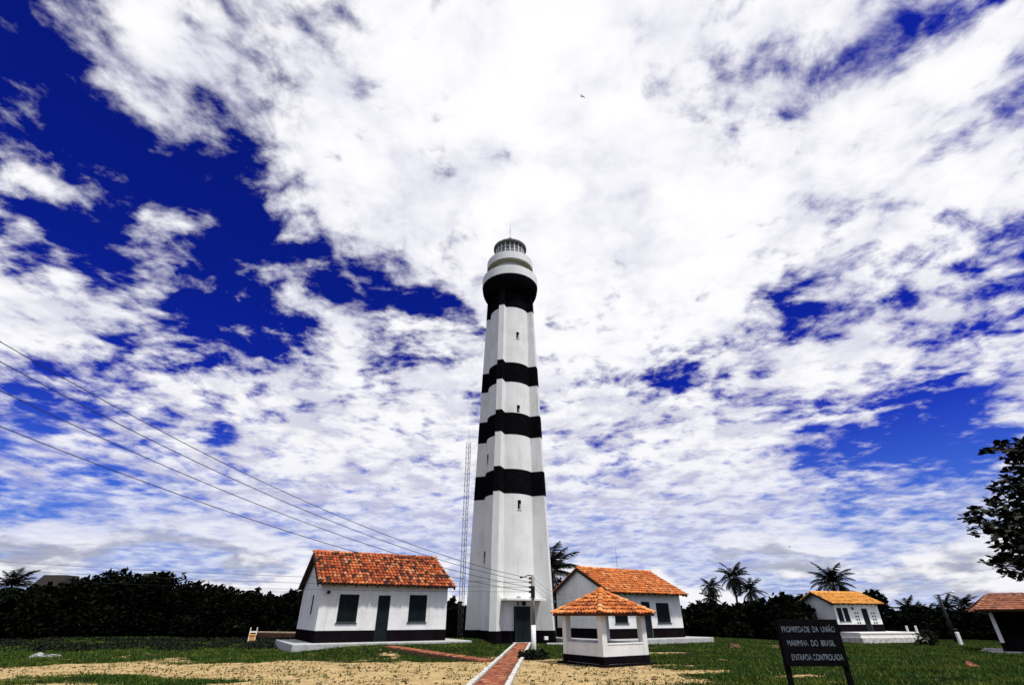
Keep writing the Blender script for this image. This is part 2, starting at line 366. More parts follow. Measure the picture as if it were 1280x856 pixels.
# ------------------------------------------------------------------ brick paths
def brick_mesh(a, b, h, nm):
    return MB().box(-a / 2, a / 2, -b / 2, b / 2, -.05, h, bev=.008).build(nm, M['brick'])
def path(name, A, B, width, kerb, max_parts, rise=0.0):
    A = Vector((A[0], A[1], 0)); B = Vector((B[0], B[1], 0)); d = (B - A); Ln = d.length
    ang = math.atan2(d.y, d.x)
    root = MB().box(0, Ln, -width / 2, width / 2, -.12, .025).build(name, M['mortar']); tag(root, kind='structure')
    root.location = A; root.rotation_euler = (0, -math.atan2(rise, Ln), ang)
    bl, bw, g = .22, .108, .012
    rows = int(Ln / (bw + g)); cols = int((width - .02) / (bl + g)); spots = []
    w0 = -(cols * (bl + g) - g) / 2
    for i in range(rows):
        off = (bl + g) / 2 if i % 2 else 0
        for j in range(cols - (1 if i % 2 else 0)):
            spots.append((i * (bw + g) + bw / 2, w0 + off + j * (bl + g) + bl / 2))
    proto = None
    for k, (s, t) in enumerate(spots[:max_parts]):
        if proto is None:
            mb = MB().box(-bw / 2, bw / 2, -bl / 2, bl / 2, -.03, .03, bev=.008); o = proto = mb.build('brick', M['brick'], root)
        else: o = inst(proto, root)
        o.location = (s, t, .03 + random.uniform(-.006, .008)); o.rotation_euler = (random.gauss(0, .012), random.gauss(0, .012), random.gauss(0, .015))
    mb = MB()
    for (s, t) in spots[max_parts:]:
        mt = Matrix.Translation((s, t, .03 + random.uniform(-.006, .008))) @ Matrix.Rotation(random.gauss(0, .015), 4, 'Z')
        mb.box(-bw / 2, bw / 2, -bl / 2, bl / 2, -.03, .03, mt, .008)
    if mb.v: tag(mb.build('brick_paving', M['brick'], root), kind='stuff')
    if kerb:
        for sgn in (-1, 1):
            s = 0.0; kp = None
            while s < Ln - .1:
                ln = min(random.uniform(.42, .62), Ln - s)
                o = MB().box(0, ln - .02, -.075, .075, -.12, .09, bev=.02).build('edging_stone', M['kerbw'], root)
                o.location = (s, sgn * (width / 2 + .075) + random.gauss(0, .006), random.gauss(0, .008)); o.rotation_euler = (0, 0, random.gauss(0, .012)); s += ln
    return root
PATH_A, PATH_B = gnd(612.5, 856) + (gnd(612.5, 856) - Vector((.72, 39.2, 0))) * .22, (.74, 39.35)
# bricks vary one by one: their colour comes from the object's own random value
for bm_ in ('brick',):
    t = M[bm_].node_tree; N = NT(t)
    oi = t.nodes.new('ShaderNodeObjectInfo'); geo = [n for n in t.nodes if n.type == 'NEW_GEOMETRY'][0]; rampn = [n for n in t.nodes if n.type == 'VALTORGB'][0]
    N.l(N.m('FRACT', N.m('ADD', oi.outputs['Random'], geo.outputs['Random Per Island'])), rampn.inputs[0])
main_path = path('brick_footpath', PATH_A, PATH_B, .86, True, 300)
side_path = path('brick_side_path', (-.95, 23.9), (-6.35, 29.35), .72, False, 300, .27)

# ------------------------------------------------------------------ lighthouse
LX, LY = -.22, 42.3
lh = thing('lighthouse', 'tall white lighthouse with black bands, buttress ribs and two round balconies', 'lighthouse', (LX, LY, 0))
RIBS = [-19, 71, 161, 251]               # degrees from the camera side towards the right
def rc(z): return 2.16 - .22 * z / 31
def rr(z): return 3.52 - 1.12 * z / 31 + .0
def ring(z, grow=0.0):
    pts = []; kinds = []; c = rc(z) + grow; t = rr(z) + grow; hw = .27 + grow
    for q, a in enumerate(RIBS):
        a0 = R(a); ur = Vector((math.sin(a0), -math.cos(a0))); ut = Vector((math.cos(a0), math.sin(a0)))
        j = math.sqrt(c * c - hw * hw)
        for (u, v) in ((j, -hw), (t, -hw), (t, hw), (j, hw)): p = ur * u + ut * v; pts.append((p.x, p.y, z)); kinds.append('r')
        b0 = a0 + math.asin(hw / c); b1 = R(a + 90) - math.asin(hw / c)
        for i in range(1, 14):
            an = b0 + (b1 - b0) * i / 14; pts.append((c * math.sin(an), -c * math.cos(an), z)); kinds.append('c')
    return pts, kinds
def section(name, z0, z1, m, grow=0.0, label=None):
    lv = [z0 + (z1 - z0) * i / max(1, int((z1 - z0) / 1.2)) for i in range(max(1, int((z1 - z0) / 1.2)) + 1)]
    mb = MB(); rings = [ring(z, grow) for z in lv]; n = len(rings[0][0])
    mb.v = [p for r_ in rings for p in r_[0]]
    for i in range(len(lv) - 1):
        for k in range(n):
            kk = (k + 1) % n; mb.f.append((i * n + k, i * n + kk, (i + 1) * n + kk, (i + 1) * n + k))
            mb.sm.append((k % 17) >= 3)
    mb.sm = [True] * len(mb.f)
    o = mb.build(name, m, lh, 25)
    if label: o['label'] = label
    return o
zs = [0.76, 10.36, 12.36, 15.36, 17.36, 20.36, 22.36, 28.62, 30.7]
section('base_band', -.1, .76, M['dado'], .025, 'black painted foot of the tower')
for i in range(8):
    if i % 2: section('black_band', zs[i], zs[i + 1], M['black'], .012)
    else: section('white_shaft', zs[i], zs[i + 1], M['tower'])
MB().lathe([(2.0, 30.6), (2.42, 30.62), (2.62, 30.9), (2.80, 31.3), (2.90, 31.75), (2.93, 32.1), (2.0, 32.1)], 72).build('balcony_bowl', M['black'], lh, 30)
def parapet(name, r0, z0, z1, t, m):
    return MB().lathe([(1.0, z0), (r0 - .02, z0), (r0, z0 + .03), (r0, z1 - .03), (r0 - .02, z1), (r0 - t, z1), (r0 - t, z0 + .2), (1.0, z0 + .2)], 72).build(name, m, lh, 12)
parapet('balcony', 2.95, 32.1, 33.15, .14, M['tower'])
MB().lathe([(1.92, 32.3), (1.92, 34.36)], 56).build('watch_room', M['tower'], lh)
MB().lathe([(1.0, 34.36), (2.46, 34.36), (2.46, 34.46), (1.0, 34.47)], 72).build('balcony_soffit', M['olive'], lh, 35)
parapet('balcony', 2.50, 34.465, 35.42, .14, M['tower'])
MB().lathe([(1.62, 34.6), (1.62, 35.95), (1.5, 35.95)], 48).build('lantern_wall', M['tower'], lh, 35)
MB().lathe([(1.54, 35.95), (1.54, 37.45)], 48).build('lantern_glazing', M['glass'], lh)
MB().lathe([(.02, 35.3), (.42, 35.35), (.55, 36.1), (.6, 36.6), (.5, 37.1), (.02, 37.3)], 24).build('lens', M['plastic'], lh)
mull = MB().box(-.055, .055, -.05, .05, 35.95, 37.45).build('mullion', M['tower'], lh)
for k in range(20):
    o = mull if k == 0 else inst(mull, lh)
    a = 2 * math.pi * k / 20; o.location = (1.57 * math.sin(a), -1.57 * math.cos(a), 0); o.rotation_euler = (0, 0, a)
for z in (36.45, 36.95): MB().lathe([(1.55, z), (1.59, z), (1.59, z + .05), (1.55, z + .05)], 48).build('glazing_bar', M['tower'], lh, 35)
cap = MB().lathe([(1.4, 37.42), (1.80, 37.42), (1.84, 37.5), (1.84, 37.68), (1.74, 37.76), (1.2, 38.25), (.6, 38.6), (.18, 38.72), (.18, 38.98), (.3, 39.05), (.3, 39.18), (.1, 39.24), (.0, 39.24)], 56).build('lantern_roof', M['roofin'], lh, 35)
MB().tube([(0, 0, 39.2), (0, 0, 41.8)], [.03, .012], 6).tube([(-.14, 0, 40.4), (.14, 0, 40.4)], .012, 5).tube([(0, -.1, 40.9), (0, .1, 40.9)], .012, 5).build('lightning_rod', M['metal'], cap)
# openings of the shaft
def on_shaft(az_deg, z, w, h, name='slit_window', lab=None):
    a = R(az_deg); r = rc(z) + .0
    mt = Matrix.Translation((r * math.sin(a), -r * math.cos(a), z)) @ Matrix.Rotation(a, 4, 'Z')
    o = MB().box(-w / 2, w / 2, -.012, .2, -h / 2, h / 2, mt).build(name, M['black'], lh)
    MB().box(-w / 2 - .04, w / 2 + .04, -.05, .1, -h / 2 - .06, -h / 2 - .01, mt).build('sill', M['tower'], o)
    MB().box(.02, w / 2, -.018, .05, -h / 2, .05, mt).build('shutter', M['concrete'], o)
for z in (25.4, 17.75, 9.5): on_shaft(23, z, .28, .70)
for z in (28.0 - 14.5, 5.7): on_shaft(-66, z, .26, .85)
on_shaft(40, 33.7, .3, .4)
DA = R(26)
dm = Matrix.Rotation(DA, 4, 'Z')
fr = MB().box(-.62, .62, -2.34, -2.0, 0, 2.30, dm).build('door', M['greenf'], lh)
for k in range(2):
    x0 = -.52 + k * .53
    MB().box(x0, x0 + .51, -2.37, -2.30, .03, 2.2, dm).build('door_leaf', M['green'], fr)
    for z in (.15, .85, 1.5): MB().box(x0 + .07, x0 + .44, -2.385, -2.36, z, z + .55, dm, ).build('door_panel', M['green'], fr)
MB().box(-.03, .0, -2.41, -2.36, 1.02, 1.12, dm).build('handle', M['iron'], fr)
MB().box(-1.62, 1.62, -2.98, -1.5, 2.66, 2.80, dm, .015).build('door_canopy', M['tower'], lh)
MB().box(-.78, .78, -2.75, -2.1, -.1, .06, dm).build('door_step', M['concrete'], lh)
MB().box(.02, .30, -2.21, -2.0, 2.36, 2.60, dm).build('wall_plaque', M['iron'], lh)
MB().box(-.36, -.30, -2.21, -2.0, 2.36, 2.58, dm @ Matrix.Rotation(.0, 4, 'Y')).build('lamp_bracket', M['iron'], lh)
MB().box(-.78, -.50, -2.95, -2.85, 2.80, 2.92, dm).build('canopy_lamp', M['concrete'], lh)
MB().box(.25, .70, -2.95, -2.85, 2.80, 2.90, dm).build('canopy_lamp', M['concrete'], lh)
# ------------------------------------------------------------------ houses
def wall_panel(L, H, openings, T=.2, reveal=.14):
    """front face in the XZ plane at y=0, body towards +y"""
    mb = MB(); xs = sorted({0, L, *[v for o in openings for v in (o[0], o[1])]}); zz = sorted({0, H, *[v for o in openings for v in (o[2], o[3])]})
    for i in range(len(xs) - 1):
        for k in range(len(zz) - 1):
            xm, zm = (xs[i] + xs[i + 1]) / 2, (zz[k] + zz[k + 1]) / 2
            if any(o[0] < xm < o[1] and o[2] < zm < o[3] for o in openings): continue
            a, b, c_, d = xs[i], xs[i + 1], zz[k], zz[k + 1]
            mb.add([(a, 0, c_), (b, 0, c_), (b, 0, d), (a, 0, d)], [(0, 1, 2, 3)])
            mb.add([(a, T, c_), (b, T, c_), (b, T, d), (a, T, d)], [(3, 2, 1, 0)])
    for (a, b, c_, d) in openings:
        mb.add([(a, 0, c_), (b, 0, c_), (b, T, c_), (a, T, c_), (a, 0, d), (b, 0, d), (b, T, d), (a, T, d)], [(0, 3, 2, 1), (4, 5, 6, 7), (0, 4, 7, 3), (1, 2, 6, 5)])
    mb.add([(0, 0, 0), (L, 0, 0), (L, T, 0), (0, T, 0), (0, 0, H), (L, 0, H), (L, T, H), (0, T, H)], [(0, 3, 2, 1), (4, 5, 6, 7), (0, 4, 7, 3), (1, 2, 6, 5)])
    return mb
def tiles(mb, s0, s1, t0, t1, mtx, pitch=.215, row=.36, jit=1.0):
    """barrel tiles over a slope: s along the ridge, t down the slope, z out of the slope"""
    nc = max(1, int((s1 - s0) / pitch)); pitch = (s1 - s0) / nc; nr = max(1, int((t1 - t0) / row)); row = (t1 - t0) / nr
    A = [math.pi * k / 5 for k in range(6)]
    for i in range(nc):
        cj = random.gauss(0, .008) * jit
        for j in range(nr):
            s = s0 + (i + .5) * pitch + cj + random.gauss(0, .006) * jit; ta = t0 + j * row - .05; tb = t0 + (j + 1) * row + .05 + random.gauss(0, .012) * jit
            ra, rb = pitch * .40, pitch * .49; lift = .035 + random.uniform(-.008, .016) * jit; sk = random.gauss(0, .012) * jit
            V = [(s + ra * math.cos(a), ta, .0 + ra * .85 * math.sin(a)) for a in A] + [(s + sk + rb * math.cos(a), tb, lift + rb * .85 * math.sin(a)) for a in A]
            mb.add(V, [(k, k + 6, k + 7, k + 1) for k in range(5)], True, mtx)
def ridge_tiles(mb, p0, p1, r=.15, ln=.38):
    p0 = Vector(p0); p1 = Vector(p1); d = p1 - p0; n = max(1, int(d.length / ln)); u = d.normalized()
    side = u.cross(Vector((0, 0, 1))).normalized(); up = side.cross(u).normalized()
    for i in range(n):
        a = p0 + d * (i / n) - u * .03; b = p0 + d * ((i + 1) / n) + u * .03; V = []
        for p, rad, l in ((a, r * .88, 0), (b, r, .025)):
            for k in range(6): an = math.pi * k / 5; V.append(p + side * rad * math.cos(an) + up * (rad * .8 * math.sin(an) + l - .04))
        mb.add(V, [(k, k + 1, k + 7, k + 6) for k in range(5)], True)
def shuttered(par, a, b, z0, z1, y, name='window', leaves=2, mtx=None, face=None):
    """frame, shutter leaves with slats, sill, in a reveal of the front wall"""
    fr = MB()
    for (x0, x1, c_, d) in ((a, a + .06, z0, z1), (b - .06, b, z0, z1), (a + .06, b - .06, z1 - .06, z1), (a + .06, b - .06, z0, z0 + .06)): fr.box(x0, x1, y + .06, y + .13, c_, d, mtx)
    w = fr.build(name, M['greenf'], par)
    n = leaves; wd = (b - a - .12) / n
    for k in range(n):
        x0 = a + .06 + k * wd
        lf = MB().box(x0 + .008, x0 + wd - .008, y + .085, y + .12, z0 + .06, z1 - .06, mtx)
        zz = z0 + .14
        while zz < z1 - .16: lf.box(x0 + .06, x0 + wd - .06, y + .072, y + .09, zz, zz + .045, mtx); zz += .08
        lf.build('shutter', M['green'], w)
    MB().box(a - .05, b + .05, y - .05, y + .10, z0 - .06, z0 - .002, mtx, .01).build('sill', M['greenf'], w)
    return w
def house(name, label, x0, y0, z0, phi, L, Wd, he, hr, of, og, dado, wins, doors, tile_m, gable_slit=None, blocks=None, slab=None):
    h = thing(name, label, 'house', (x0, y0, z0), phi)
    sl_ = (hr - he) / (Wd / 2 + of); hw = he + of * sl_ - .16              # wall plate under the roof deck
    ops = [(a, b, c_, d) for (a, b, c_, d, *_) in wins] + [(a, b, 0.0, d) for (a, b, d) in doors]
    f_ops = [o for o in ops]
    w = wall_panel(L, hw, f_ops); w.build('wall', M['white'], h)
    back = Matrix.Translation((L, Wd, 0)) @ Matrix.Rotation(math.pi, 4, 'Z')
    wall_panel_b = wall_panel(L, hw, []); mb = MB(); mb.add(wall_panel_b.v, wall_panel_b.f, False, back); mb.build('wall', M['white'], h)
    for side in (0, 1):
        mb = MB(); T = .2; xa = 0.003 if side == 0 else L - T - .003
        y_a, y_b = .2, Wd - .2
        top = hw + sl_ * (Wd / 2)
        prof = [(0.003, 0), (Wd - .003, 0), (Wd - .003, hw), (Wd / 2, top), (.003, hw)]
        mb.add([(xa, y, z) for y, z in prof] + [(xa + T, y, z) for y, z in prof], [(0, 4, 3, 2, 1), (5, 6, 7, 8, 9)] + [(k, (k + 1) % 5, 5 + (k + 1) % 5, 5 + k) for k in range(5)])
        mb.build('gable_wall', M['white'], h)
    # dado, 15 mm proud, broken at the doors
    xs = [-.015]
    for (a, b, d) in sorted(doors): xs += [a, b]
    xs.append(L + .015); dm_ = MB()
    for k in range(0, len(xs), 2): dm_.box(xs[k], xs[k + 1], -.015, .1, -.05, dado)
    dm_.box(-.015, .1, .1, Wd + .015, -.05, dado); dm_.box(L - .1, L + .015, .1, Wd + .015, -.05, dado)
    dm_.build('dado', M['dado'], h)
    for (a, b, c_, d, *lv) in wins: shuttered(h, a, b, c_, d, 0, leaves=(lv[0] if lv else 2))
    for (a, b, d) in doors:
        dr = MB().box(a, a + .06, .05, .14, 0, d).box(b - .06, b, .05, .14, 0, d).box(a + .06, b - .06, .05, .14, d - .06, d).build('door', M['greenf'], h)
        lf = MB().box(a + .06, b - .06, .08, .13, .02, d - .06).build('door_leaf', M['green'], dr)
        for (c_, e) in ((.15, .75), (.9, 1.45), (1.55, d - .2)): MB().box(a + .15, b - .15, .065, .085, c_, e).build('door_panel', M['green'], dr)
        MB().box(b - .17, b - .12, .03, .09, 1.0, 1.1).build('handle', M['iron'], dr)
    if gable_slit:
        (ya, yb, c_, d) = gable_slit
        o = MB().box(-.012, .05, ya, yb, c_, d).build('vent_slit', M['iron'], h); MB().box(-.05, .03, ya - .04, yb + .04, c_ - .06, c_ - .005).build('sill', M['white'], o)
    if blocks:
        for (a, c_) in blocks:
            for i in range(2):
                for j in range(4):
                    MB().box(a + i * .30, a + i * .30 + .16, -.012, .06, c_ + j * .30, c_ + j * .30 + .16).build('vent_hole', M['iron'], h)
    # roof: deck boards, barge boards, tiles
    ang = math.atan(sl_); run = math.hypot(Wd / 2 + of, (Wd / 2 + of) * sl_)
    roof = None
    for sgn in (1, -1):
        # local frame of the slope: s along x, t down, z normal
        ridge = Vector((0, Wd / 2, hr - .10))
        tv = Vector((0, -sgn * math.cos(ang), -math.sin(ang))); sv = Vector((1, 0, 0)); nv = Vector((0, -sgn * math.sin(ang), math.cos(ang)))
        mt = Matrix(((sv.x, tv.x, nv.x, ridge.x), (sv.y, tv.y, nv.y, ridge.y), (sv.z, tv.z, nv.z, ridge.z), (0, 0, 0, 1)))
        dk = MB().box(-og, L + og, 0, run - .05, -.07, -.005, mt)
        if roof is None: roof = dk.build('roof', M['deck'], h)
        else: dk.build('deck', M['deck'], roof)
        tb = MB(); tiles(tb, -og - .03, L + og + .03, .02, run, mt); tag(tb.build('roof_tiles', tile_m, roof), kind='stuff')
        MB().box(-og - .04, -og - .005, 0.02, run - .04, -.20, -.002, mt).build('barge_board', M['wood'], roof)
        MB().box(L + og + .005, L + og + .04, 0.02, run - .04, -.20, -.002, mt).build('barge_board', M['wood'], roof)
        x = -og + .2
        while x < L + og: MB().box(x, x + .06, Wd / 2 / math.cos(ang) - .05, run - .09, -.17, -.075, mt).build('rafter_tail', M['wood'], roof); x += .62
    rt = MB(); ridge_tiles(rt, (-og - .05, Wd / 2, hr - .05), (L + og + .05, Wd / 2, hr - .05)); tag(rt.build('ridge_tiles', tile_m, roof), kind='stuff')
    MB().box(.2, L - .2, .2, Wd - .2, -.04, .02).build('floor', M['concrete'], h)
    if slab:
        (a, b, c_, d, t) = slab
        MB().box(a, b, c_, d, -t, -.004, bev=.03).build('plinth', M['concrete'], h)
    return h
def along(px, x0, y0, phi):             # distance along a house front that a pixel column points at
    d = ray(px, 770); ux, uy = math.cos(phi), math.sin(phi)
    det = d.x * (-uy) - d.y * (-ux); t = (x0 * (-uy) - y0 * (-ux)) / det
    return (d.x * t - x0) * ux + (d.y * t - y0) * uy
H1 = (-10.66, 30.40, .40, .51)
w_ = lambda p0, p1, hh: (along(p0, hh[0], hh[1], hh[3]), along(p1, hh[0], hh[1], hh[3]))
a1 = w_(421, 446, H1); a2 = w_(470.5, 486, H1); a3 = w_(510, 532.5, H1)
h1 = house('keeper_house', 'white cottage with mossy orange tile roof left of the lighthouse', *H1, 7.59, 6.6, 2.92, 4.89, .49, .29, .56,
           [(a1[0], a1[1], .93, 2.34), (a3[0], a3[1], .95, 2.38)], [(a2[0], a2[1], 2.32)], M['tile'], gable_slit=(2.1, 2.5, 1.35, 2.35), slab=(-1.15, 8.9, -1.0, 7.2, .55))
MB().box(.30, .44, -.22, 0, 2.35, 2.50).build('wall_lamp', M['iron'], h1)
H2 = (6.70, 38.63, .30, .571)
b1 = w_(768.5, 785, H2); b2 = w_(803, 811, H2); b3 = w_(821.5, 838, H2)
h2 = house('keeper_house', 'white cottage with bright orange tile roof behind the gazebo', *H2, 7.59, 5.83, 2.89, 4.71, .69, .2, .60,
           [(b1[0], b1[1], .93, 2.2), (b3[0], b3[1], .93, 2.25)], [(b2[0], b2[1] + .25, 2.3)], M['tile2'], slab=(-1.2, 9.2, -1.3, 6.4, .4))
MB().tube([(4.1, 2.9, 4.6), (4.1, 2.9, 6.35)], .018, 6).build('antenna', M['metal'], h2)
H3 = (34.2, 58.6, .28, .26)
c1 = w_(1045.5, 1063.5, H3); c2 = w_(1077.5, 1089, H3)
h3 = house('keeper_house', 'small white cottage with yellow-orange roof on a raised white terrace, right', *H3, 5.9, 4.25, 2.65, 3.84, .56, .44, .66,
           [(.30, .98, .95, 2.2, 1), (1.12, 1.80, .95, 2.2, 1)], [(3.55, 4.35, 2.15)], M['tile3'], blocks=[(2.55, .72), (4.75, .72)])
for (xa, xb, ya, yb, za, zb) in ((.12, 8.0, -3.0, 5.0, -1.0, -.006), ):
    MB().box(-.15, 8.6, -2.6, 5.2, -1.2, -.45, bev=.03).build('terrace', M['kerbw'], h3)
    MB().box(.0, 7.6, -2.3, 5.0, -.45, -.006, bev=.02).build('terrace_step', M['white'], h3)
for x in (6.3, 7.5): MB().box(x, x + .14, -2.25, -2.1, -.01, .55, bev=.02).build('terrace_post', M['white'], h3)
MB().box(2.3, 2.42, -.2, 0, 2.05, 2.25).build('wall_lamp', M['iron'], h3)
MB().box(.0, 7.6, -2.32, -2.29, -.20, -.12).build('terrace_stain_course', M['cream'], h3)

# walkway slabs at the tower's foot
wk = MB().box(2.4, 6.3, 38.75, 39.5, -.1, .06, bev=.015).build('walkway', M['concrete']); tag(wk, kind='structure')
wk2 = MB().box(-3.9, -1.6, 38.0, 38.7, -.1, .05, bev=.015).build('walkway', M['concrete']); tag(wk2, kind='structure')

# ------------------------------------------------------------------ gazebo
GP = R(33); gs = 2.42; gf = gnd(755.5, 832.8)
gu = Vector((math.cos(GP), math.sin(GP), 0)); gvv = Vector((-math.sin(GP), math.cos(GP), 0))
gc = gf + (gu + gvv) * gs / 2
gaz = thing('gazebo', 'square white gazebo with four posts and low hipped orange tile roof', 'gazebo', gc, GP)
h_ = gs / 2
MB().box(-h_ - .2, h_ + .2, -h_ - .2, h_ + .2, -.15, .05, bev=.02).build('base_slab', M['dado'], gaz)
MB().box(-h_, h_, -h_, h_, .04, .06).build('floor', M['concrete'], gaz)
for k in range(4):
    mt = Matrix.Rotation(k * math.pi / 2, 4, 'Z'); p = .25
    MB().box(-h_ + p, h_ - p, -h_ + .015, -h_ + .2, .30, .68, mt).build('low_wall', M['white'], gaz)
    MB().box(-h_ + p - .001, h_ - p + .001, -h_, -h_ + .22, .0, .30, mt).build('dado', M['dado'], gaz)
    MB().box(-h_ + p, h_ - p, -h_ + .0, -h_ + .40, .682, .73, mt, .01).build('bench_cap', M['greenf'] if False else M['white'], gaz)
    po = MB().box(-h_, -h_ + p, -h_, -h_ + p, .30, 1.86, mt, .012).build('post', M['white'], gaz)
    MB().box(-h_ - .012, -h_ + p - .012, -h_ - .012, -h_ + p - .012, -.1, .30, mt).build('post_foot', M['dado'], po)
    MB().box(-h_ + .06, h_ - .06 - .16, -h_ + .06, -h_ + .2, 1.70, 1.84, mt).build('tie_beam', M['wood'], gaz)
ge = h_ + .29; ga_z, ge_z = 2.62, 1.80
groof = None
for k in range(4):
    rot = Matrix.Rotation(k * math.pi / 2, 4, 'Z'); ang = math.atan((ga_z - ge_z) / ge); run = math.hypot(ge, ga_z - ge_z)
    tv = Vector((0, -math.cos(ang), -math.sin(ang))); nv = Vector((0, -math.sin(ang), math.cos(ang)))
    mt = rot @ Matrix(((1, tv.x, nv.x, 0), (0, tv.y, nv.y, 0), (0, tv.z, nv.z, ga_z - .08), (0, 0, 0, 1)))
    dk = MB().add([(0, 0, -.01), (-ge, run, -.01), (ge, run, -.01), (0, 0, -.08), (-ge, run, -.08), (ge, run, -.08)], [(0, 1, 2), (3, 5, 4), (1, 4, 5, 2)], False, mt)
    if groof is None: groof = dk.build('roof', M['deck'], gaz)
    else: dk.build('deck', M['deck'], groof)
    tb = MB(); nc = 17; pit = 2 * ge / nc; rows = 6; rl = run / rows
    for i in range(nc):
        s = -ge + (i + .5) * pit; tmin = abs(s) / ge * run
        j = rows
        while j > 0:
            ta, tb_ = (j - 1) * rl, j * rl + .05
            if tb_ - .12 < tmin: break
            sub = MB(); ta2 = max(ta, tmin - .05); ra, rb = pit * .41, pit * .5; A = [math.pi * q / 5 for q in range(6)]; lf = .035 + random.uniform(-.01, .018); jx = random.gauss(0, .01)
            V = [(s + jx + ra * math.cos(a), ta2, ra * .8 * math.sin(a)) for a in A] + [(s + jx + rb * math.cos(a), tb_ + random.gauss(0, .012), lf + rb * .8 * math.sin(a)) for a in A]
            tb.add(V, [(q, q + 6, q + 7, q + 1) for q in range(5)], True, mt); j -= 1
    tag(tb.build('roof_tiles', M['tile2'], groof), kind='stuff')
    hp = MB(); c_ = rot @ Vector((-ge, -ge, ge_z - .02)); ridge_tiles(hp, (0, 0, ga_z), c_, .12, .34); tag(hp.build('hip_tiles', M['tile2'], groof), kind='stuff')
MB().lathe([(0, ga_z + .12), (.10, ga_z + .09), (.17, ga_z), (.19, ga_z - .1)], 12).build('finial', M['tile2'], groof)

# ------------------------------------------------------------------ open shelter at the right edge
SHP = (25.75, 30.45, -.03)
sh = thing('open_shelter', 'open shed with brownish tile roof on white posts at the right edge', 'shelter', SHP, R(-36))
SL, SW, SE, SR = 7.5, 3.7, 1.98, 2.72
MB().box(-.3, SL, -.5, SW, -.3, .06, bev=.03).build('floor_slab', M['concrete'], sh)
for (x, y) in ((.35, .1), (3.6, .1), (6.9, .1)):
    po = MB().box(x, x + .16, y, y + .16, .45, SE, bev=.01).build('post', M['white'], sh)
    MB().box(x - .01, x + .17, y - .01, y + .17, 0, .45).build('post_foot', M['dado'], po)
MB().add([(3.9, .12, SE - .03), (4.6, .12, SE - .03), (4.3, .12, SE - 1.0), (3.9, .2, SE - .03), (4.6, .2, SE - .03), (4.3, .2, SE - 1.0)], [(0, 2, 1), (3, 4, 5), (0, 1, 4, 3), (1, 2, 5, 4), (2, 0, 3, 5)]).build('gusset', M['white'], sh)
MB().box(.6, SL - .2, SW - .5, SW - .3, .06, SE).build('rear_wall', M['dado'], sh)
MB().box(.55, SL - .2, .35, .5, .06, .75).build('low_wall', M['dado'], sh)
MB().box(.3, SL, .1, .26, SE - .14, SE - .01).build('tie_beam', M['wood'], sh)
ov = .75; y0_, y1_ = -ov, SW + .2; ym = (y0_ + y1_) / 2; x0_, x1_ = -.25, SL + .4; hipx = 1.0
srf = None
for sgn in (1, -1):
    half = (y1_ - y0_) / 2; ang = math.atan((SR - SE) / half); run = math.hypot(half, SR - SE)
    tv = Vector((0, -sgn * math.cos(ang), -math.sin(ang))); nv = Vector((0, -sgn * math.sin(ang), math.cos(ang)))
    mt = Matrix(((1, tv.x, nv.x, 0), (0, tv.y, nv.y, ym), (0, tv.z, nv.z, SR), (0, 0, 0, 1)))
    dk = MB().add([(x0_ + hipx, 0, 0), (x1_, 0, 0), (x1_, run, 0), (x0_, run, 0), (x0_ + hipx, 0, -.08), (x1_, 0, -.08), (x1_, run, -.08), (x0_, run, -.08)], [(0, 3, 2, 1), (4, 5, 6, 7), (3, 7, 6, 2), (1, 2, 6, 5)], False, mt)
    if srf is None: srf = dk.build('roof', M['deck'], sh)
    else: dk.build('deck', M['deck'], srf)
    tb = MB(); rows = 7; rl = run / rows
    for j in range(rows):                         # flat interlocking tiles: long courses
        s = x0_ + hipx * (1 - (j + 1) / rows)
        while s < x1_ - .05:
            w2 = .24; l2 = .045 + random.uniform(-.008, .01)
            tb.add([(s, j * rl - .03, .012), (s + w2 - .012, j * rl - .03, .012), (s + w2 - .012, (j + 1) * rl + .03, l2), (s, (j + 1) * rl + .03, l2), (s, (j + 1) * rl + .03, l2 - .03), (s + w2 - .012, (j + 1) * rl + .03, l2 - .03)], [(0, 3, 2, 1), (3, 4, 5, 2)], False, mt); s += w2
    tag(tb.build('roof_tiles', M['tile4'], srf), kind='stuff')
mb = MB().add([(x0_ + hipx, ym, SR), (x0_, y0_, SE), (x0_, y1_, SE), (x0_ + hipx, ym, SR - .08), (x0_, y0_, SE - .08), (x0_, y1_, SE - .08)], [(0, 2, 1), (3, 4, 5), (1, 2, 5, 4)]); mb.build('hip_end', M['tile4'], srf)
hp = MB()
for c_ in ((x0_, y0_, SE + .02), (x0_, y1_, SE + .02)): ridge_tiles(hp, (x0_ + hipx, ym, SR + .04), c_, .10, .34)
ridge_tiles(hp, (x0_ + hipx, ym, SR + .06), (x1_, ym, SR + .06), .11, .36); tag(hp.build('ridge_tiles', M['tile4'], srf), kind='stuff')

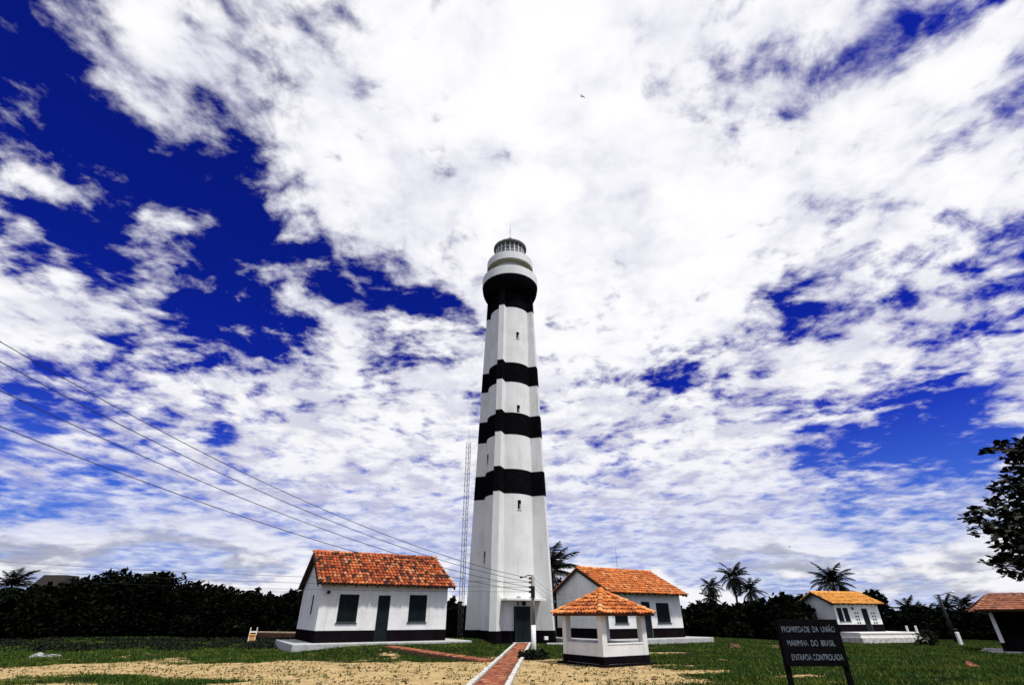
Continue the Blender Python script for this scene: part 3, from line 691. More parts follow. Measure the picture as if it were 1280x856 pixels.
# ------------------------------------------------------------------ sign
sgn_ = thing('notice_board', 'black notice board with white painted capitals on two posts', 'sign', ((6.20 + 7.52) / 2, 13.0, gz(6.8, 13)), 0)
bw2 = .70
MB().box(-bw2, bw2, -.02, .02, .66, 1.57, bev=.004).build('board', M['sign'], sgn_)
for x in (-.66, .66): MB().box(x - .05, x + .05, .021, .10, -.4, 1.52).build('post', M['sign'], sgn_)
def text_part(txt, size, x, z, width, parent, y=-.026):
    cu = bpy.data.curves.new('t', 'FONT'); cu.body = txt; cu.size = size; cu.align_x = 'CENTER'; cu.extrude = .002
    to = bpy.data.objects.new('t', cu); col.objects.link(to); dg = bpy.context.evaluated_depsgraph_get()
    me = bpy.data.meshes.new_from_object(to.evaluated_get(dg)); bpy.data.objects.remove(to); bpy.data.curves.remove(cu)
    xs = [v.co.x for v in me.vertices]; k = width / (max(xs) - min(xs)); c0 = (max(xs) + min(xs)) / 2
    for v in me.vertices: v.co = Vector(((v.co.x - c0) * k, v.co.y, v.co.z))
    me.materials.clear(); me.materials.append(M['letter'])
    o = bpy.data.objects.new('lettering', me); col.objects.link(o); o.parent = parent; o.location = (x, y, z); o.rotation_euler = (R(90), 0, 0)
    o['label'] = 'faded white painted line of capitals'; return o
text_part('PROPRIEDADE  DA  UNIÃO', .165, -.02, 1.315, 1.22, sgn_)
text_part('MARINHA  DO  BRASIL', .165, -.03, 1.045, 1.08, sgn_)
text_part('ENTRADA CONTROLADA', .165, .03, .775, 1.16, sgn_)

# ------------------------------------------------------------------ poles and wires
pl = thing('utility_pole', 'short concrete pole with white painted foot beside the brick path', 'pole', (1.03, 27.0, 0))
MB().tube([(0, 0, 1.26), (0, 0, 3.46)], [.095, .075], 10).build('shaft', M['polec'], pl)
MB().tube([(0, 0, -.3), (0, 0, 1.27)], [.125, .11], 10).build('painted_foot', M['white'], pl)
for z in (3.3, 3.12, 2.9, 2.7):
    o = MB().lathe([(.02, z - .05), (.09, z - .05), (.105, z - .02), (.06, z), (.10, z + .03), (.08, z + .055), (.02, z + .055)], 10, -.10).build('insulator', M['porcelain'], pl)
    MB().box(-.17, .11, -.02, .02, z - .012, z + .012).build('bracket', M['iron'], o)
MB().tube([(0, 0, 3.42), (-.22, -.05, 3.44), (-.42, -.08, 3.36), (-.52, -.1, 3.34)], .022, 6).build('lamp_arm', M['iron'], pl)
MB().lathe([(.0, 3.29), (.05, 3.30), (.07, 3.33), (.03, 3.38), (0, 3.39)], 10, -.58, -.1).build('lamp_head', M['iron'], pl)
MB().box(-.10, .10, -.13, -.06, 2.45, 2.95).build('meter_box', M['iron'], pl)
def wire(p0, p1, sag, r, label, n=28, group=None):
    p0, p1 = Vector(p0), Vector(p1)
    pts = [p0.lerp(p1, i / n) - Vector((0, 0, 4 * sag * (i / n) * (1 - i / n))) for i in range(n + 1)]
    o = MB().tube(pts, r, 5).build('power_line', M['wire']); return tag(o, label, 'cable', group)
tops = [(427, 3.3, .78), (452, 3.12, .72), (488, 2.9, .62), (533, 2.7, .5)]
nm = ['uppermost', 'second from top', 'third from top', 'lowest']
ends = []
for (py, z, sg), n_ in zip(tops, nm):
    d = ray(0, py); e = Vector((0, 0, EYE)) + d * (13.3 / 1.06); ends.append(e)
    wire((.93, 27.0, z), e, sg, .011, 'black overhead cable sloping down across the left sky, %s of four' % n_, group='four sloping cables over the left sky')
pb = thing('utility_pole', 'tall concrete pole beyond the left edge carrying the sloping cables', 'pole', (-13.9, 11.0, 0))
MB().tube([(0, 0, -.4), (0, 0, 8.2)], [.16, .10], 10).build('shaft', M['polec'], pb)
for e in ends: MB().tube([(0, 0, e.z), (e.x + 13.9, e.y - 11.0, e.z)], .025, 5).build('bracket', M['iron'], pb)
pcx, pcy = -31.5, 27.5
pc_ = thing('utility_pole', 'concrete pole beyond the left edge carrying the level cables', 'pole', (pcx, pcy, 0))
MB().tube([(0, 0, -.4), (0, 0, 5.4)], [.14, .09], 10).build('shaft', M['polec'], pc_)
for k, (zz, z, w) in enumerate(((4.42, 3.12, 'upper'), (4.02, 2.9, 'middle'), (3.60, 2.7, 'lower'))):
    wire((.93, 27.0, z), (pcx, pcy, zz), .22, .007, 'thin level cable crossing low over the left trees, %s of three' % w, group='level cables left of the pole')
hb = Vector((H2[0], H2[1], H2[2])) + Vector((math.cos(H2[3]) * -.02 - math.sin(H2[3]) * 3.9, math.sin(H2[3]) * -.02 + math.cos(H2[3]) * 3.9, 2.9))
for k in range(3): wire((1.08, 27.0, 3.3 - .2 * k), hb + Vector((0, 0, -.25 * k)), .35 + .05 * k, .006, 'thin service cable from short pole to the right cottage gable, %s' % ('top', 'middle', 'bottom')[k], group='service cables to the right cottage')
ft = aty(1172.5, 742.5, 58); fz = gz(ft.x, 58); fh = ft.z - fz; fe = aty(1190, 740, 58)
fp = thing('lamp_post', 'dark street lamp pole with a long arm above the far trees on the right', 'street lamp', (ft.x, 58, fz))
MB().tube([(.0, 0, -.3), (0, 0, fh)], [.17, .13], 8).build('shaft', M['iron'], fp)
ax = fe.x - ft.x; ah = fe.z - fz
MB().tube([(0, 0, fh - .15), (ax * .5, -.1, ah - .08), (ax - .1, -.15, ah)], .035, 6).build('arm', M['iron'], fp)
MB().lathe([(0, ah - .1), (.13, ah - .08), (.17, ah), (.09, ah + .1), (0, ah + .12)], 10, ax, -.15).build('lamp_head', M['plastic'], fp)
for k in range(4): MB().box(-.32, -.10, -.06, .06, fh - .1 - .28 * k, fh - .28 * k).build('insulator', M['porcelain'], fp)

# radio mast
ms = thing('radio_mast', 'slender steel lattice mast standing left of the lighthouse', 'mast', (-4.06, 44.2, 0))
tri = [(.20, -.12), (-.20, -.12), (0, .23)]
for (x, y) in tri: MB().tube([(x, y, -.2), (x, y, 15.9)], .022, 6).build('leg', M['metal'], ms)
lt = MB()
z = .4
while z < 15.5:
    for k in range(3):
        a, b = tri[k], tri[(k + 1) % 3]; lt.tube([(*a, z), (*b, z)], .011, 4, False).tube([(*a, z), (*b, z + .5)], .011, 4, False)
    z += .5
lt.build('lattice', M['metal'], ms)
MB().tube([(0, 0, 15.5), (0, 0, 17.2)], .012, 5).build('whip_antenna', M['metal'], ms)

# ------------------------------------------------------------------ foliage
rng = np.random.default_rng(11)
def leaf_cloud(centers, radii, n, size, flat=.85, shell=.5, low=None):
    """n leaf clusters (bent quads) spread through a set of lobes"""
    centers = np.array(centers); radii = np.array(radii); vol = radii[:, 0] * radii[:, 1] * radii[:, 2]
    pick = rng.choice(len(centers), n, p=(vol ** .6) / (vol ** .6).sum())
    d = rng.normal(size=(n, 3)); d /= np.linalg.norm(d, axis=1)[:, None]
    r = np.where(rng.random(n) < shell, rng.uniform(.82, 1.08, n), rng.random(n) ** .4)
    P_ = centers[pick] + d * r[:, None] * radii[pick]
    if low is not None: P_[:, 2] = np.maximum(P_[:, 2], low + rng.random(n) * .25)
    u = rng.normal(size=(n, 3)); u[:, 2] *= .5; u += d * .6; u /= np.linalg.norm(u, axis=1)[:, None]
    v = np.cross(u, rng.normal(size=(n, 3))); v /= np.linalg.norm(v, axis=1)[:, None]
    s = size * rng.uniform(.55, 1.3, n)[:, None]
    # pointed oval leaf: 6 corners
    q = np.stack([P_ - u * s, P_ - u * s * .35 + v * s * .42, P_ + u * s * .45 + v * s * .38, P_ + u * s, P_ + u * s * .4 - v * s * .40, P_ - u * s * .4 - v * s * .40], 1)
    return q.reshape(-1, 3)
def bushy(name, label, x, y, hgt, wid, n, leaf, m, trunk=True, group=None, lobes=9, cat='tree', sq=.8, seed=0, skirt=True):
    z0 = gz(x, y); t = thing(name, label, cat, (x, y, z0), 0, group); rs = random.Random(seed * 31 + 5)
    C = []; Rr = []
    for k in range(lobes):
        a = rs.uniform(0, 2 * math.pi); rad = wid * .5 * rs.uniform(.15, .72); hz = hgt * rs.uniform(.38, .80)
        C.append((rad * math.cos(a), rad * math.sin(a) * sq, hz)); s = wid * rs.uniform(.17, .27); Rr.append((s, s * .9, min(s * rs.uniform(.6, .85), hgt - hz)))
    C.append((0, 0, hgt * .55)); Rr.append((wid * .34, wid * .30, hgt * .40))
    if skirt:
        for k in range(6):
            a = rs.uniform(0, 2 * math.pi); C.append((wid * .34 * math.cos(a), wid * .3 * math.sin(a), hgt * .2)); Rr.append((wid * .22, wid * .2, hgt * .24))
    if skirt and trunk:
        for k in range(16):                      # loose sprigs that break the outline
            b_ = rs.randrange(lobes); a = rs.uniform(0, 6.28); el = rs.uniform(.3, 1.4); c0, r0 = C[b_], Rr[b_]; f_ = rs.uniform(1.05, 1.22)
            for j in range(2):
                g_ = f_ + j * .12; C.append((c0[0] + r0[0] * g_ * math.cos(a) * math.cos(el), c0[1] + r0[1] * g_ * math.sin(a) * math.cos(el), c0[2] + r0[2] * g_ * math.sin(el) + .1 * j)); q_ = rs.uniform(.13, .26); Rr.append((q_, q_, q_ * .8))
    fast_mesh('crown', leaf_cloud(C, Rr, n, leaf, low=.02), 6, m, t)
    if trunk:
        mb = MB()
        mb.tube([(0, 0, -.3), (.06, .03, hgt * .25), (-.04, .02, hgt * .5), (.1, 0, hgt * .75)], [.14 * hgt / 5, .12 * hgt / 5, .08 * hgt / 5, .03], 7)
        for k in range(5):
            c_ = C[k]; mb.tube([(0, 0, hgt * .22), (c_[0] * .5, c_[1] * .5, hgt * .4), (c_[0], c_[1], c_[2])], [.08 * hgt / 5, .05 * hgt / 5, .015], 5)
        mb.build('trunk', M['bark'], t)
    return t
# dark thicket on the left: each tree of the row its own thing, by where its top shows
left_tops = [((-30, 742), 50, 6.5), ((25, 745), 47, 5.5), ((62, 733), 52, 6), ((108, 722), 53, 7), ((163, 714), 54, 7), ((207, 716), 56, 7), ((250, 726), 55, 6.5), ((287, 736), 52, 6), ((322, 744), 50, 5.5), ((352, 752), 52, 5), ((378, 742), 50, 4.5)]
pos_w = ['at the far left edge', 'under the left palm', 'in front of the grey flat roof', 'right of the grey flat roof', 'tallest of the left thicket', 'beside the tallest of the left thicket', 'on the falling slope of the left thicket', 'above the scrap of cleared ground', 'behind the orange and white object', 'nearest left of the cottage', 'touching the left cottage gable']
for k, ((px, py), Y, wd) in enumerate(left_tops):
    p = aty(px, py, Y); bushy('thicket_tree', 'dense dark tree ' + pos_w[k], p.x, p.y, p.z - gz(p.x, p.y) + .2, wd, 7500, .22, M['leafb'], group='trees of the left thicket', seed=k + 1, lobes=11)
mid = [((566, 752), 52, 5.0, 'between the left cottage and the tower'), ((548, 765), 50, 4.0, 'low behind the left cottage corner'), ((715, 728), 56, 5.0, 'behind the right cottage gable')]
for k, ((px, py), Y, wd, w) in enumerate(mid):
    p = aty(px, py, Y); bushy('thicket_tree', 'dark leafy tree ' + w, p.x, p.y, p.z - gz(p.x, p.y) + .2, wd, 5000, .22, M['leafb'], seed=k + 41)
right_tops = [((868, 765), 55, 5), ((893, 757), 58, 6), ((925, 758), 62, 6), ((952, 751), 60, 6), ((978, 748), 62, 6.5), ((1002, 744), 68, 7), ((1060, 738), 72, 6), ((1085, 739), 74, 6)]
rw = ['just right of the orange roofed cottage', 'under the leftmost of three palms', 'under the rightmost of three palms', 'left of the notice board top', 'behind the top of the notice board', 'behind the small cottage gable', 'behind the small cottage roof middle', 'behind the small cottage roof end']
for k, ((px, py), Y, wd) in enumerate(right_tops):
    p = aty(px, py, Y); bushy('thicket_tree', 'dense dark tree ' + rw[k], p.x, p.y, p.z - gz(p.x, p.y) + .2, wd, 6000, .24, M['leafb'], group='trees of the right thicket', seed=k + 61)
far_r = [((1122, 768), 66, 5.5), ((1146, 764), 68, 6.5), ((1172, 765), 70, 6.5), ((1200, 766), 72, 6.5), ((1226, 768), 66, 6), ((1262, 768), 64, 7), ((1300, 764), 60, 8)]
fw = ['beside the terrace end', 'under the clump of small palms', 'under the leaning street lamp', 'under the rightmost small palms', 'left of the open shelter', 'behind the open shelter', 'beyond the right edge']
for k, ((px, py), Y, wd) in enumerate(far_r):
    p = aty(px, py, Y); bushy('thicket_tree', 'low dark tree ' + fw[k], p.x, p.y, p.z - gz(p.x, p.y) + .2, wd, 6000, .24, M['leafb'], group='trees of the right thicket', seed=k + 81)
# low shrubs that stand alone
for k, (px, py, hgt, wd, lab) in enumerate([(1160, 805, .95, 1.5, 'dark rounded shrub in the grass right of the small cottage'), (352, 808, .55, 1.7, 'low dark weedy growth against the left cottage plinth'), (667, 823, .35, 1.3, 'ragged weedy growth around the foot of the short pole')]):
    p = gnd(px, py); bushy('shrub', lab, p.x, p.y, hgt, wd, 700, .09, M['leaf'], False, cat='shrub', seed=k + 101)

def frond(mb_v, base, az_, elev, ln, droop, wid, nl=26, wind=(0, 0)):
    """one pinnate frond: arching rachis with leaflets; appends quads to mb_v"""
    pts = []; p = Vector(base); e = elev
    hd = Vector((math.cos(az_), math.sin(az_), 0)); st = ln / nl
    side = Vector((-math.sin(az_), math.cos(az_), 0))
    for i in range(nl + 1):
        pts.append(p.copy()); f = i / nl
        dirv = hd * math.cos(e) + Vector((0, 0, 1)) * math.sin(e) + Vector((wind[0], wind[1], 0)) * f * .7
        p = p + dirv.normalized() * st; e -= droop / nl * (.5 + f)
    for i in range(nl):
        a, b = pts[i], pts[i + 1]; f = i / nl; t = (b - a).normalized(); up = side.cross(t) * -1
        r = .03 * (1 - f) + .006
        mb_v.append([a + side * r, a - side * r, b - side * r, b + side * r])
        if f < .1: continue
        ll = wid * (math.sin(math.pi * min(1, f * .92 + .10)) ** .7) * random.uniform(.85, 1.1)
        for sg in (-1, 1):
            dv = (side * sg * .8 + t * .55 - Vector((0, 0, .30 + .35 * random.random()))).normalized()
            tip = a + dv * ll; wv = t * (st * .50)
            mb_v.append([a - wv, a + wv, a.lerp(tip, .55) + wv * .9, tip])
    return
def palm(label, x, y, top_z, crown_r, n=20, lean=(0, 0), wind=(0, 0), group=None, spread=(1.35, -.5), seed=1):
    random.seed(seed); z0 = gz(x, y); t = thing('coconut_palm', label, 'palm tree', (x, y, z0), 0, group); h = top_z - z0
    top = Vector((lean[0], lean[1], h))
    pts = [Vector((lean[0] * (i / 8) ** 1.6, lean[1] * (i / 8) ** 1.6, h * i / 8 - (.3 if i == 0 else 0))) for i in range(9)]
    MB().tube(pts, [.19 - .075 * i / 8 for i in range(9)], 8).build('trunk', M['palmbark'], t)
    q = []
    n = int(n * 1.35)
    for k in range(n):
        f = (k + .5) / n; elev = spread[0] + (spread[1] - spread[0]) * f + random.gauss(0, .1)
        frond(q, top, k * 2.399963 + random.gauss(0, .15), elev, crown_r * random.uniform(.85, 1.12), 1.1 + .5 * f + random.gauss(0, .1), crown_r * .32, wind=wind)
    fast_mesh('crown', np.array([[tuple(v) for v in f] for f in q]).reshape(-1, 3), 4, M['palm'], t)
    mb = MB()
    for k in range(6): a = k * 1.05; mb.lathe([(0, h - .42), (.10, h - .36), (.12, h - .27), (.07, h - .18), (0, h - .16)], 7, top.x + .17 * math.cos(a), top.y + .17 * math.sin(a))
    mb.build('coconuts', M['palmbark'], t)
    return t
g3 = 'three palms right of the cottage'
p = aty(889, 733, 75); palm('leftmost and smallest of the three palms above the dark trees', p.x, p.y, p.z, 1.9, 20, seed=3, spread=(1.3, -.9))
p = aty(889, 747, 76); palm('short palm under the leftmost of the three palms', p.x - .1, p.y, p.z, 1.9, 16, seed=33, spread=(1.2, -.7))
p = aty(914, 721, 75); palm('tallest, middle one of the three palms above the dark trees', p.x, p.y, p.z, 2.5, 26, seed=4, lean=(.3, 0), spread=(1.4, -1.0))
p = aty(939, 738, 74); palm('rightmost of the three palms, with spiky open crown', p.x, p.y, p.z, 2.3, 18, seed=5, lean=(-.2, 0), spread=(1.4, -.5))
p = aty(1041, 728, 70); palm('palm with spread crown behind the small cottage roof', p.x, p.y, p.z, 3.1, 22, seed=6, spread=(1.4, -.4))
p = aty(14, 733, 58); palm('palm with windswept crown at the far left', p.x, p.y, p.z, 2.5, 20, seed=7, wind=(.8, 0), spread=(1.4, -.6))
p = aty(690, 712, 50); palm('windswept palm half hidden behind the tower and right cottage', p.x, p.y, p.z, 3.3, 16, seed=8, wind=(.8, 0), spread=(1.45, -.2))
for k, ((px, py), Y, r_) in enumerate([((1136, 762), 70, 2.0), ((1147, 766), 72, 1.8), ((1162, 766), 74, 1.9), ((1184, 760), 78, 2.1), ((1205, 757), 76, 2.3)]):
    p = aty(px, py, Y); palm(['bushy small palm right of the terrace', 'small palm second from the terrace', 'small palm left of the street lamp', 'small palm just right of the street lamp', 'rightmost small palm near the open shelter'][k], p.x, p.y, p.z, r_, 18, seed=20 + k, spread=(1.4, -.5), group='small palms above the right thicket')

# added dark weeds standing in for shade on the grass before the left thicket
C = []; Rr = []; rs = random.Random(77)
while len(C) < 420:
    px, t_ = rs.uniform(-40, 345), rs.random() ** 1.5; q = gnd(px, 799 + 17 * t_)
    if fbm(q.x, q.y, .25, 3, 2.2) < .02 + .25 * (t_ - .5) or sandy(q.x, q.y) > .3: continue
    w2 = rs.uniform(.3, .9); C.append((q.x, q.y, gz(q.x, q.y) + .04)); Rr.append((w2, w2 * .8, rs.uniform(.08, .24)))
tag(fast_mesh('shade_clumps', leaf_cloud(C, Rr, 30000, .07), 6, M['leaf']), 'added dark weeds standing in for shade in front of the left thicket', 'shade_clumps', kind='stuff')

# far belt of scrub that closes the horizon
C = []; Rr = []
rs = random.Random(9)
for k in range(420):
    a = R(-62 + 124 * k / 419); r_ = rs.uniform(120, 150); hh = rs.uniform(1.6, 3.2)
    C.append((r_ * math.sin(a), r_ * math.cos(a), hh * .4 + gz(r_ * math.sin(a), r_ * math.cos(a)))); Rr.append((2.6, 2.0, hh * .75))
tag(fast_mesh('far_scrub', leaf_cloud(C, Rr, 26000, .75), 6, M['leafb']), 'far belt of dark scrub along the horizon', 'scrub', kind='stuff')

# ------------------------------------------------------------------ sea almond tree on the right (trunk beyond the edge)
random.seed(12)
TX, TY = 13.4, 10.6
al = thing('almond_tree', 'broad-leaved tree reaching into the right edge with dark rosettes', 'tree', (TX, TY, gz(TX, TY)))
tips = [(1240, 556), (1268, 551), (1280, 548), (1250, 572), (1266, 570), (1257, 582), (1272, 588), (1248, 598), (1262, 597), (1241, 609), (1256, 612), (1233, 624), (1250, 626), (1268, 622), (1277, 634), (1221, 641), (1238, 640), (1256, 640),
        (1211, 652), (1222, 656), (1232, 660), (1246, 655), (1262, 652), (1276, 655), (1240, 668), (1254, 668), (1268, 668), (1245, 682), (1260, 684), (1275, 682), (1240, 696), (1250, 702), (1262, 700), (1275, 700), (1246, 709), (1268, 712), (1280, 716), (1284, 600), (1286, 572), (1290, 640), (1290, 670), (1258, 690), (1270, 642), (1280, 690), (1266, 708), (1252, 645), (1278, 668), (1265, 632), (1282, 618)]
tips += [(1250 + (k * 37) % 40, 560 + (k * 53) % 158) for k in range(13)]
tip3 = []
for (px, py) in tips:
    Y = 10.2 + random.uniform(-.9, .9); tip3.append(aty(px + 10, py, Y) - Vector((TX, TY, gz(TX, TY))))
for k in range(150):
    a = random.uniform(0, 2 * math.pi); r_ = random.uniform(.6, 3.2); q = Vector((r_ * math.cos(a), r_ * math.sin(a), random.uniform(2.5, 5.4) - .12 * r_))
    w = q + Vector((TX, TY, 0)); f = w.y * _c + (w.z - EYE) * _s
    if f > .5 and CX + F * w.x / f < 1292: continue      # the outline on the photograph's side is given by the tips above
    tip3.append(q)
lv = []
def almond_leaf(b, d, ln):
    d = d.normalized(); s = d.cross(Vector((random.gauss(0, .35), random.gauss(0, .35), 1))).normalized(); n = s.cross(d)
    w = ln * .30; cup = n * ln * .05
    lv.append([b, b + d * ln * .35 + s * w * .55 + cup, b + d * ln * .7 + s * w + cup, b + d * ln, b + d * ln * .7 - s * w + cup, b + d * ln * .35 - s * w * .55 + cup])
br = MB()
br.tube([(0, 0, -.4), (.05, .02, 1.2), (-.03, 0, 2.4), (.04, .03, 3.6), (0, 0, 5.3)], [.22, .18, .15, .10, .03], 9)
for q in tip3:
    z_at = max(1.9, min(4.9, q.z - .25 * random.random() - .08 * q.xy.length)); st = Vector((0, 0, z_at))
    m1 = st.lerp(q, .5) + Vector((random.gauss(0, .12), random.gauss(0, .12), -.05 + random.gauss(0, .06)))
    br.tube([st, m1, q], [.035, .02, .008], 5)
    tw = [(q, 1.0)]
    for j in range(3):
        e = q + Vector((random.gauss(0, .16), random.gauss(0, .16), random.gauss(0, .10))); br.tube([m1.lerp(q, .7), e], [.010, .006], 4); tw.append((e, .85))
    for (e, sc_l) in tw:
        a0 = random.uniform(0, 6.28); nl = random.randint(8, 11)
        for j in range(nl):
            a = a0 + j * 6.283 / nl + random.gauss(0, .2); el = random.uniform(-.55, .6)
            almond_leaf(e, Vector((math.cos(a) * math.cos(el), math.sin(a) * math.cos(el), math.sin(el))), sc_l * random.uniform(.12, .22))
br.build('trunk', M['bark'], al)
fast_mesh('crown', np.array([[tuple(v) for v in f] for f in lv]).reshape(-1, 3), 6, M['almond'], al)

# ------------------------------------------------------------------ small things
p0 = gnd(1201, 803, -.15); st = thing('marker_post', 'short white painted post standing alone in the right grass', 'post', (p0.x, p0.y, gz(p0.x, p0.y)))
MB().box(-.11, .11, -.09, .09, -.3, .95, bev=.03).build('stump', M['white'], st)
MB().box(-.14, .14, -.12, .12, -.3, .05, bev=.03).build('footing', M['concrete'], st)
def rubble(name, label, cat, px, py, dims, m, rz, tilt=.1, extra=0):
    p = gnd(px, py); t = thing(name, label, cat, (p.x, p.y, gz(p.x, p.y)), rz)
    for k in range(1 + extra):
        bm = bmesh.new(); bmesh.ops.create_cube(bm, size=1.0); bmesh.ops.subdivide_edges(bm, edges=bm.edges[:], cuts=2, use_grid_fill=True)
        for v in bm.verts:
            v.co = Vector((v.co.x * dims[0], v.co.y * dims[1], v.co.z * dims[2])) + Vector((random.gauss(0, 1), random.gauss(0, 1), random.gauss(0, 1))) * min(dims) * .07
        me = bpy.data.meshes.new('block'); bm.to_mesh(me); bm.free(); me.materials.append(m)
        o = bpy.data.objects.new('block', me); col.objects.link(o); o.parent = t
        o.location = (k * dims[0] * .9, random.gauss(0, .1), dims[2] * .42 - .02); o.rotation_euler = (random.gauss(0, tilt), random.gauss(0, tilt), random.gauss(0, .3))
    return t
rubble('concrete_rubble', 'broken white concrete slabs lying in the far left grass', 'rubble', 45, 820, (.46, .3, .13), M['concrete'], .1, .2, 2)
rubble('clay_block', 'brown clay block lying in the grass right of the orange cottage', 'block', 916, 809, (.62, .35, .22), M['rock'], .2)
rubble('scrap_piece', 'rusty red scrap lying in the dark grass before the shelter', 'scrap', 1212, 833, (.34, .2, .12), M['rust'], .5, .3, 1)
rubble('broken_kerb', 'pale broken kerb pieces in front of the open shelter', 'kerb', 1229, 813, (.45, .25, .12), M['concrete'], .2, .1, 1)
pw = aty(323, 788.5, 48); pe = aty(371, 789, 46)
lw = thing('low_wall', 'low cream rendered wall left of the cottage gable', 'wall', (pw.x, pw.y, gz(pw.x, pw.y)), math.atan2(pe.y - pw.y, pe.x - pw.x))
lwL = math.hypot(pe.x - pw.x, pe.y - pw.y)
MB().box(0, lwL, -.1, .1, -.3, .48, bev=.02).build('wall_body', M['rock'], lw); MB().box(-.03, lwL + .03, -.14, .14, .48, .58, bev=.02).build('coping', M['cream'], lw)
pch = aty(316, 792, 43); chair = thing('plastic_chair', 'white plastic chair with an orange seat by the left thicket', 'chair', (pch.x, pch.y, gz(pch.x, pch.y)), .4)
for (x, y) in ((-.22, -.22), (.22, -.22), (-.22, .22), (.22, .22)): MB().box(x - .03, x + .03, y - .03, y + .03, 0, .42).build('leg', M['plastic'], chair)
MB().box(-.27, .27, -.27, .27, .42, .50, bev=.02).build('seat', M['orange'], chair)
MB().box(-.26, -.2, .2, .26, .5, .95).box(.2, .26, .2, .26, .5, .95).box(-.2, .2, .21, .25, .6, .7).build('backrest', M['plastic'], chair)
MB().box(-.25, .25, -.24, .24, .08, .40, bev=.04).build('seat_skirt', M['orange'], chair)
mbx = thing('meter_cover', 'small white box fixed on the black foot of the tower', 'box', (2.35, 39.06, .25), R(26))
MB().box(-.14, .14, -.06, .05, 0, .20, bev=.02).build('box_cover', M['plastic'], mbx)
# grey flat roofs above the left thicket
for (px0, px1, pyt, pyb, Y, lab) in ((57, 86, 719, 733, 64, 'grey flat-topped roof showing above the left thicket'), (182, 193, 717, 730, 66, 'small dark flat roof peeping over the tallest left trees')):
    a, b, c_ = aty(px0, pyb, Y), aty(px1, pyb, Y), aty(px0, pyt, Y); wdt = b.x - a.x
    t = thing('flat_roof_hut', lab, 'hut', ((a.x + b.x) / 2, Y, gz(a.x, Y)))
    zt = c_.z - t.location.z; zb = a.z - t.location.z
    MB().box(-wdt / 2 - .1, wdt / 2 - .1, -1.2, 1.2, 0, zb - .01).build('wall', M['thatch'], t)
    k = .8
    MB().add([(-wdt / 2 - .5, -1.5, zb), (wdt / 2 + .2, -1.5, zb), (wdt / 2 + .2, 1.5, zb), (-wdt / 2 - .5, 1.5, zb), (-wdt / 2 + .1, -1.0, zt), (wdt / 2 - .05, -1.0, zt), (wdt / 2 - .05, 1.0, zt), (-wdt / 2 + .1, 1.0, zt)], [(0, 3, 2, 1), (4, 5, 6, 7), (0, 1, 5, 4), (1, 2, 6, 5), (2, 3, 7, 6), (3, 0, 4, 7)]).build('roof', M['thatch'], t)
def bird(label, pos, span, rz, roll):
    b = thing('bird', label, 'bird', pos); b.rotation_euler = (roll, 0, rz)
    s = span
    MB().tube([(0, -.32 * s, 0), (0, -.22 * s, 0), (0, 0, 0), (0, .2 * s, 0), (0, .33 * s, .0)], [.015 * s, .05 * s, .07 * s, .045 * s, .02 * s], 8).build('body', M['feather'], b)
    for sg in (-1, 1):
        V = [(0, -.10 * s, .03 * s), (0, .10 * s, .03 * s), (sg * .24 * s, .09 * s, .10 * s), (sg * .24 * s, -.11 * s, .10 * s), (sg * .5 * s, .16 * s, .05 * s), (sg * .46 * s, .02 * s, .06 * s)]
        V2 = [(x, y, z - .02 * s) for x, y, z in V]
        f = [(0, 1, 2, 3), (3, 2, 4, 5)]
        MB().add(V + V2, f + [tuple(i + 6 for i in reversed(q)) for q in f] + [(1, 0, 6, 7), (2, 1, 7, 8), (4, 2, 8, 10), (5, 4, 10, 11), (3, 5, 11, 9), (0, 3, 9, 6)]).build('wing', M['feather'], b)
    MB().add([(-.03 * s, .28 * s, .01 * s), (.03 * s, .28 * s, .01 * s), (.1 * s, .5 * s, 0), (-.1 * s, .5 * s, 0), (0, .3 * s, -.02 * s)], [(0, 1, 2, 3), (0, 4, 1), (1, 4, 2), (2, 4, 3), (3, 4, 0)]).build('tail', M['feather'], b)
bird('black bird soaring high in the white cloud above the tower', Vector((0, 0, EYE)) + ray(728, 121) * 40, .55, R(35), R(40))
bird('tiny dark bird low in the sky above the right trees', Vector((0, 0, EYE)) + ray(987, 683) * 70, .6, R(70), R(15))

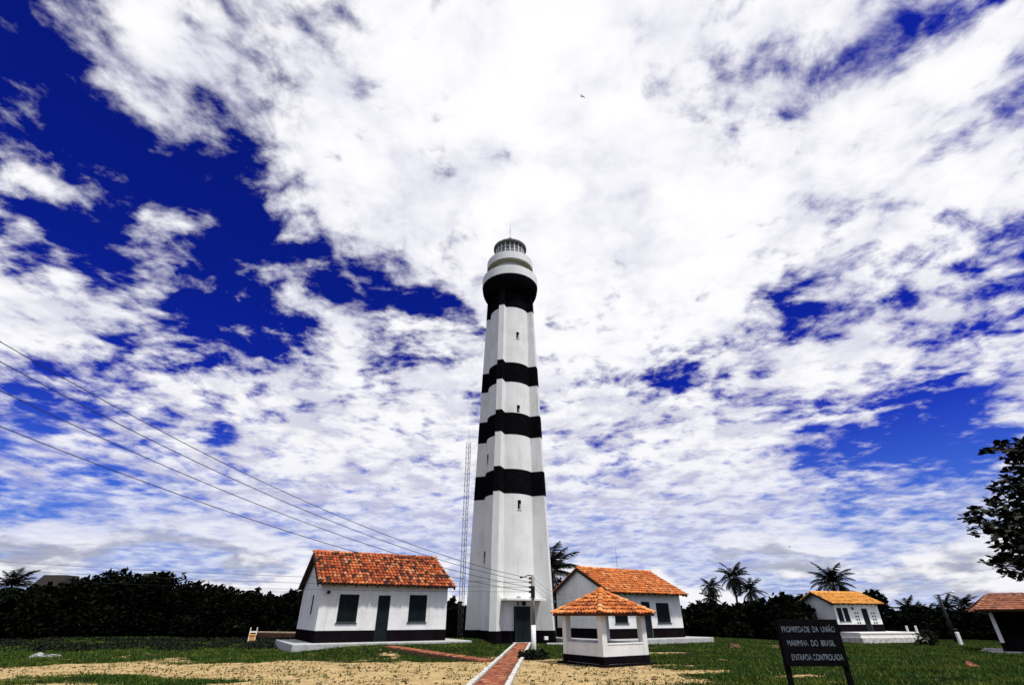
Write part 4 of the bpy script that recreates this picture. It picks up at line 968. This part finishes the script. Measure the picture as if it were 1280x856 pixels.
# ------------------------------------------------------------------ grass: short blades where the ground is not sand
rs = np.random.default_rng(5); NB = 90000
Yv = 14.5 + 44 * rs.random(NB) ** 1.25; Xv = (rs.random(NB) * 2 - 1) * (Yv * 1.16 + 2)
keep = []
pa, pb_ = Vector(PATH_A[:2]), Vector(PATH_B); pd = (pb_ - pa); pn = pd.length; pd /= pn
sa, sb_ = Vector((-.95, 23.9)), Vector((-6.35, 29.35)); sd = sb_ - sa; sn = sd.length; sd /= sn
def in_house(x, y, hh, a0, a1_, b0, b1_):
    dx, dy = x - hh[0], y - hh[1]; u = dx * math.cos(hh[3]) + dy * math.sin(hh[3]); v = -dx * math.sin(hh[3]) + dy * math.cos(hh[3])
    return a0 < u < a1_ and b0 < v < b1_
zz_ = np.zeros(NB); den_ = np.zeros(NB)
for i in range(NB):
    x, y = float(Xv[i]), float(Yv[i])
    s = sandy(x, y)
    cl = fbm(x, y, 1.1, 2, 4.4)
    if random.random() < s * (1.0 if cl < .22 else .75): continue
    if cl < -.25 and s > .25: continue
    q = Vector((x, y)) - pa
    if abs(q.x * pd.y - q.y * pd.x) < .62 and 0 < q.dot(pd) < pn: continue
    q = Vector((x, y)) - sa
    if abs(q.x * sd.y - q.y * sd.x) < .38 and 0 < q.dot(sd) < sn: continue
    if in_house(x, y, H1, -1.2, 9.65, -1.05, 7.2) or in_house(x, y, H2, -1.2, 9.2, -1.3, 6.4) or in_house(x, y, H3, -.2, 8.6, -2.6, 5.2): continue
    if in_house(x, y, (gc.x, gc.y, 0, GP), -h_ - .22, h_ + .22, -h_ - .22, h_ + .22) or (x - LX) ** 2 + (y - LY) ** 2 < 12.4: continue
    if in_house(x, y, (SHP[0], SHP[1], 0, R(-36)), -.3, SL, -.5, SW): continue
    keep.append(i); zz_[i] = gz(x, y); den_[i] = fbm(x, y, .5, 2, 9.9)
keep = np.array(keep); nb = len(keep)
base = np.stack([Xv[keep], Yv[keep], zz_[keep] - .01], 1)
hh = (.07 + .05 * np.clip(den_[keep] + .3, 0, 1.2)) * rs.uniform(.6, 1.5, nb)
tris = []
for k in range(4):
    b = base + np.stack([rs.normal(0, .05, nb), rs.normal(0, .05, nb), np.zeros(nb)], 1)
    a = rs.random(nb) * 6.283; wv = np.stack([np.cos(a), np.sin(a), np.zeros(nb)], 1) * rs.uniform(.010, .022, nb)[:, None]
    tip = b + np.stack([rs.normal(0, .035, nb), rs.normal(0, .035, nb), hh * rs.uniform(.7, 1.2, nb)], 1)
    tris.append(np.stack([b - wv, b + wv, tip], 1))
gr = fast_mesh('grass', np.concatenate(tris).reshape(-1, 3), 3, M['grass']); tag(gr, 'short green grass growing in patches over the sand', 'grass', kind='stuff')
# dry leaves, twigs and pebbles strewn over the open sand
NL = 20000; Yl = 14.8 + 14 * rs.random(NL) ** 1.1; Xl = (rs.random(NL) * 2 - 1) * (Yl * 1.15 + 1); lit_q = []
for i in range(NL):
    x, y = float(Xl[i]), float(Yl[i])
    if sandy(x, y) < .3 or fbm(x, y, .9, 2, 7.7) < -.12: continue
    q = Vector((x, y)) - pa
    if abs(q.x * pd.y - q.y * pd.x) < .62: continue
    if in_house(x, y, (gc.x, gc.y, 0, GP), -h_ - .22, h_ + .22, -h_ - .22, h_ + .22): continue
    a = random.random() * 6.283; r_ = random.uniform(.015, .05); z = gz(x, y); hz = random.uniform(.01, .045)
    dx, dy = math.cos(a) * r_, math.sin(a) * r_
    lit_q.append(((x - dx, y - dy, z), (x + dx, y + dy, z), (x + dx * .6 - dy * .6, y + dy * .6 + dx * .6, z + hz), (x - dx * .7 - dy * .4, y - dy * .7 + dx * .4, z + hz * .8)))
lt_o = fast_mesh('leaf_litter', np.array(lit_q).reshape(-1, 3), 4, M['litter']); tag(lt_o, 'dry leaves and bits of grass strewn over the sand', 'litter', kind='stuff')
print('blades', nb * 4, 'litter', len(lit_q))
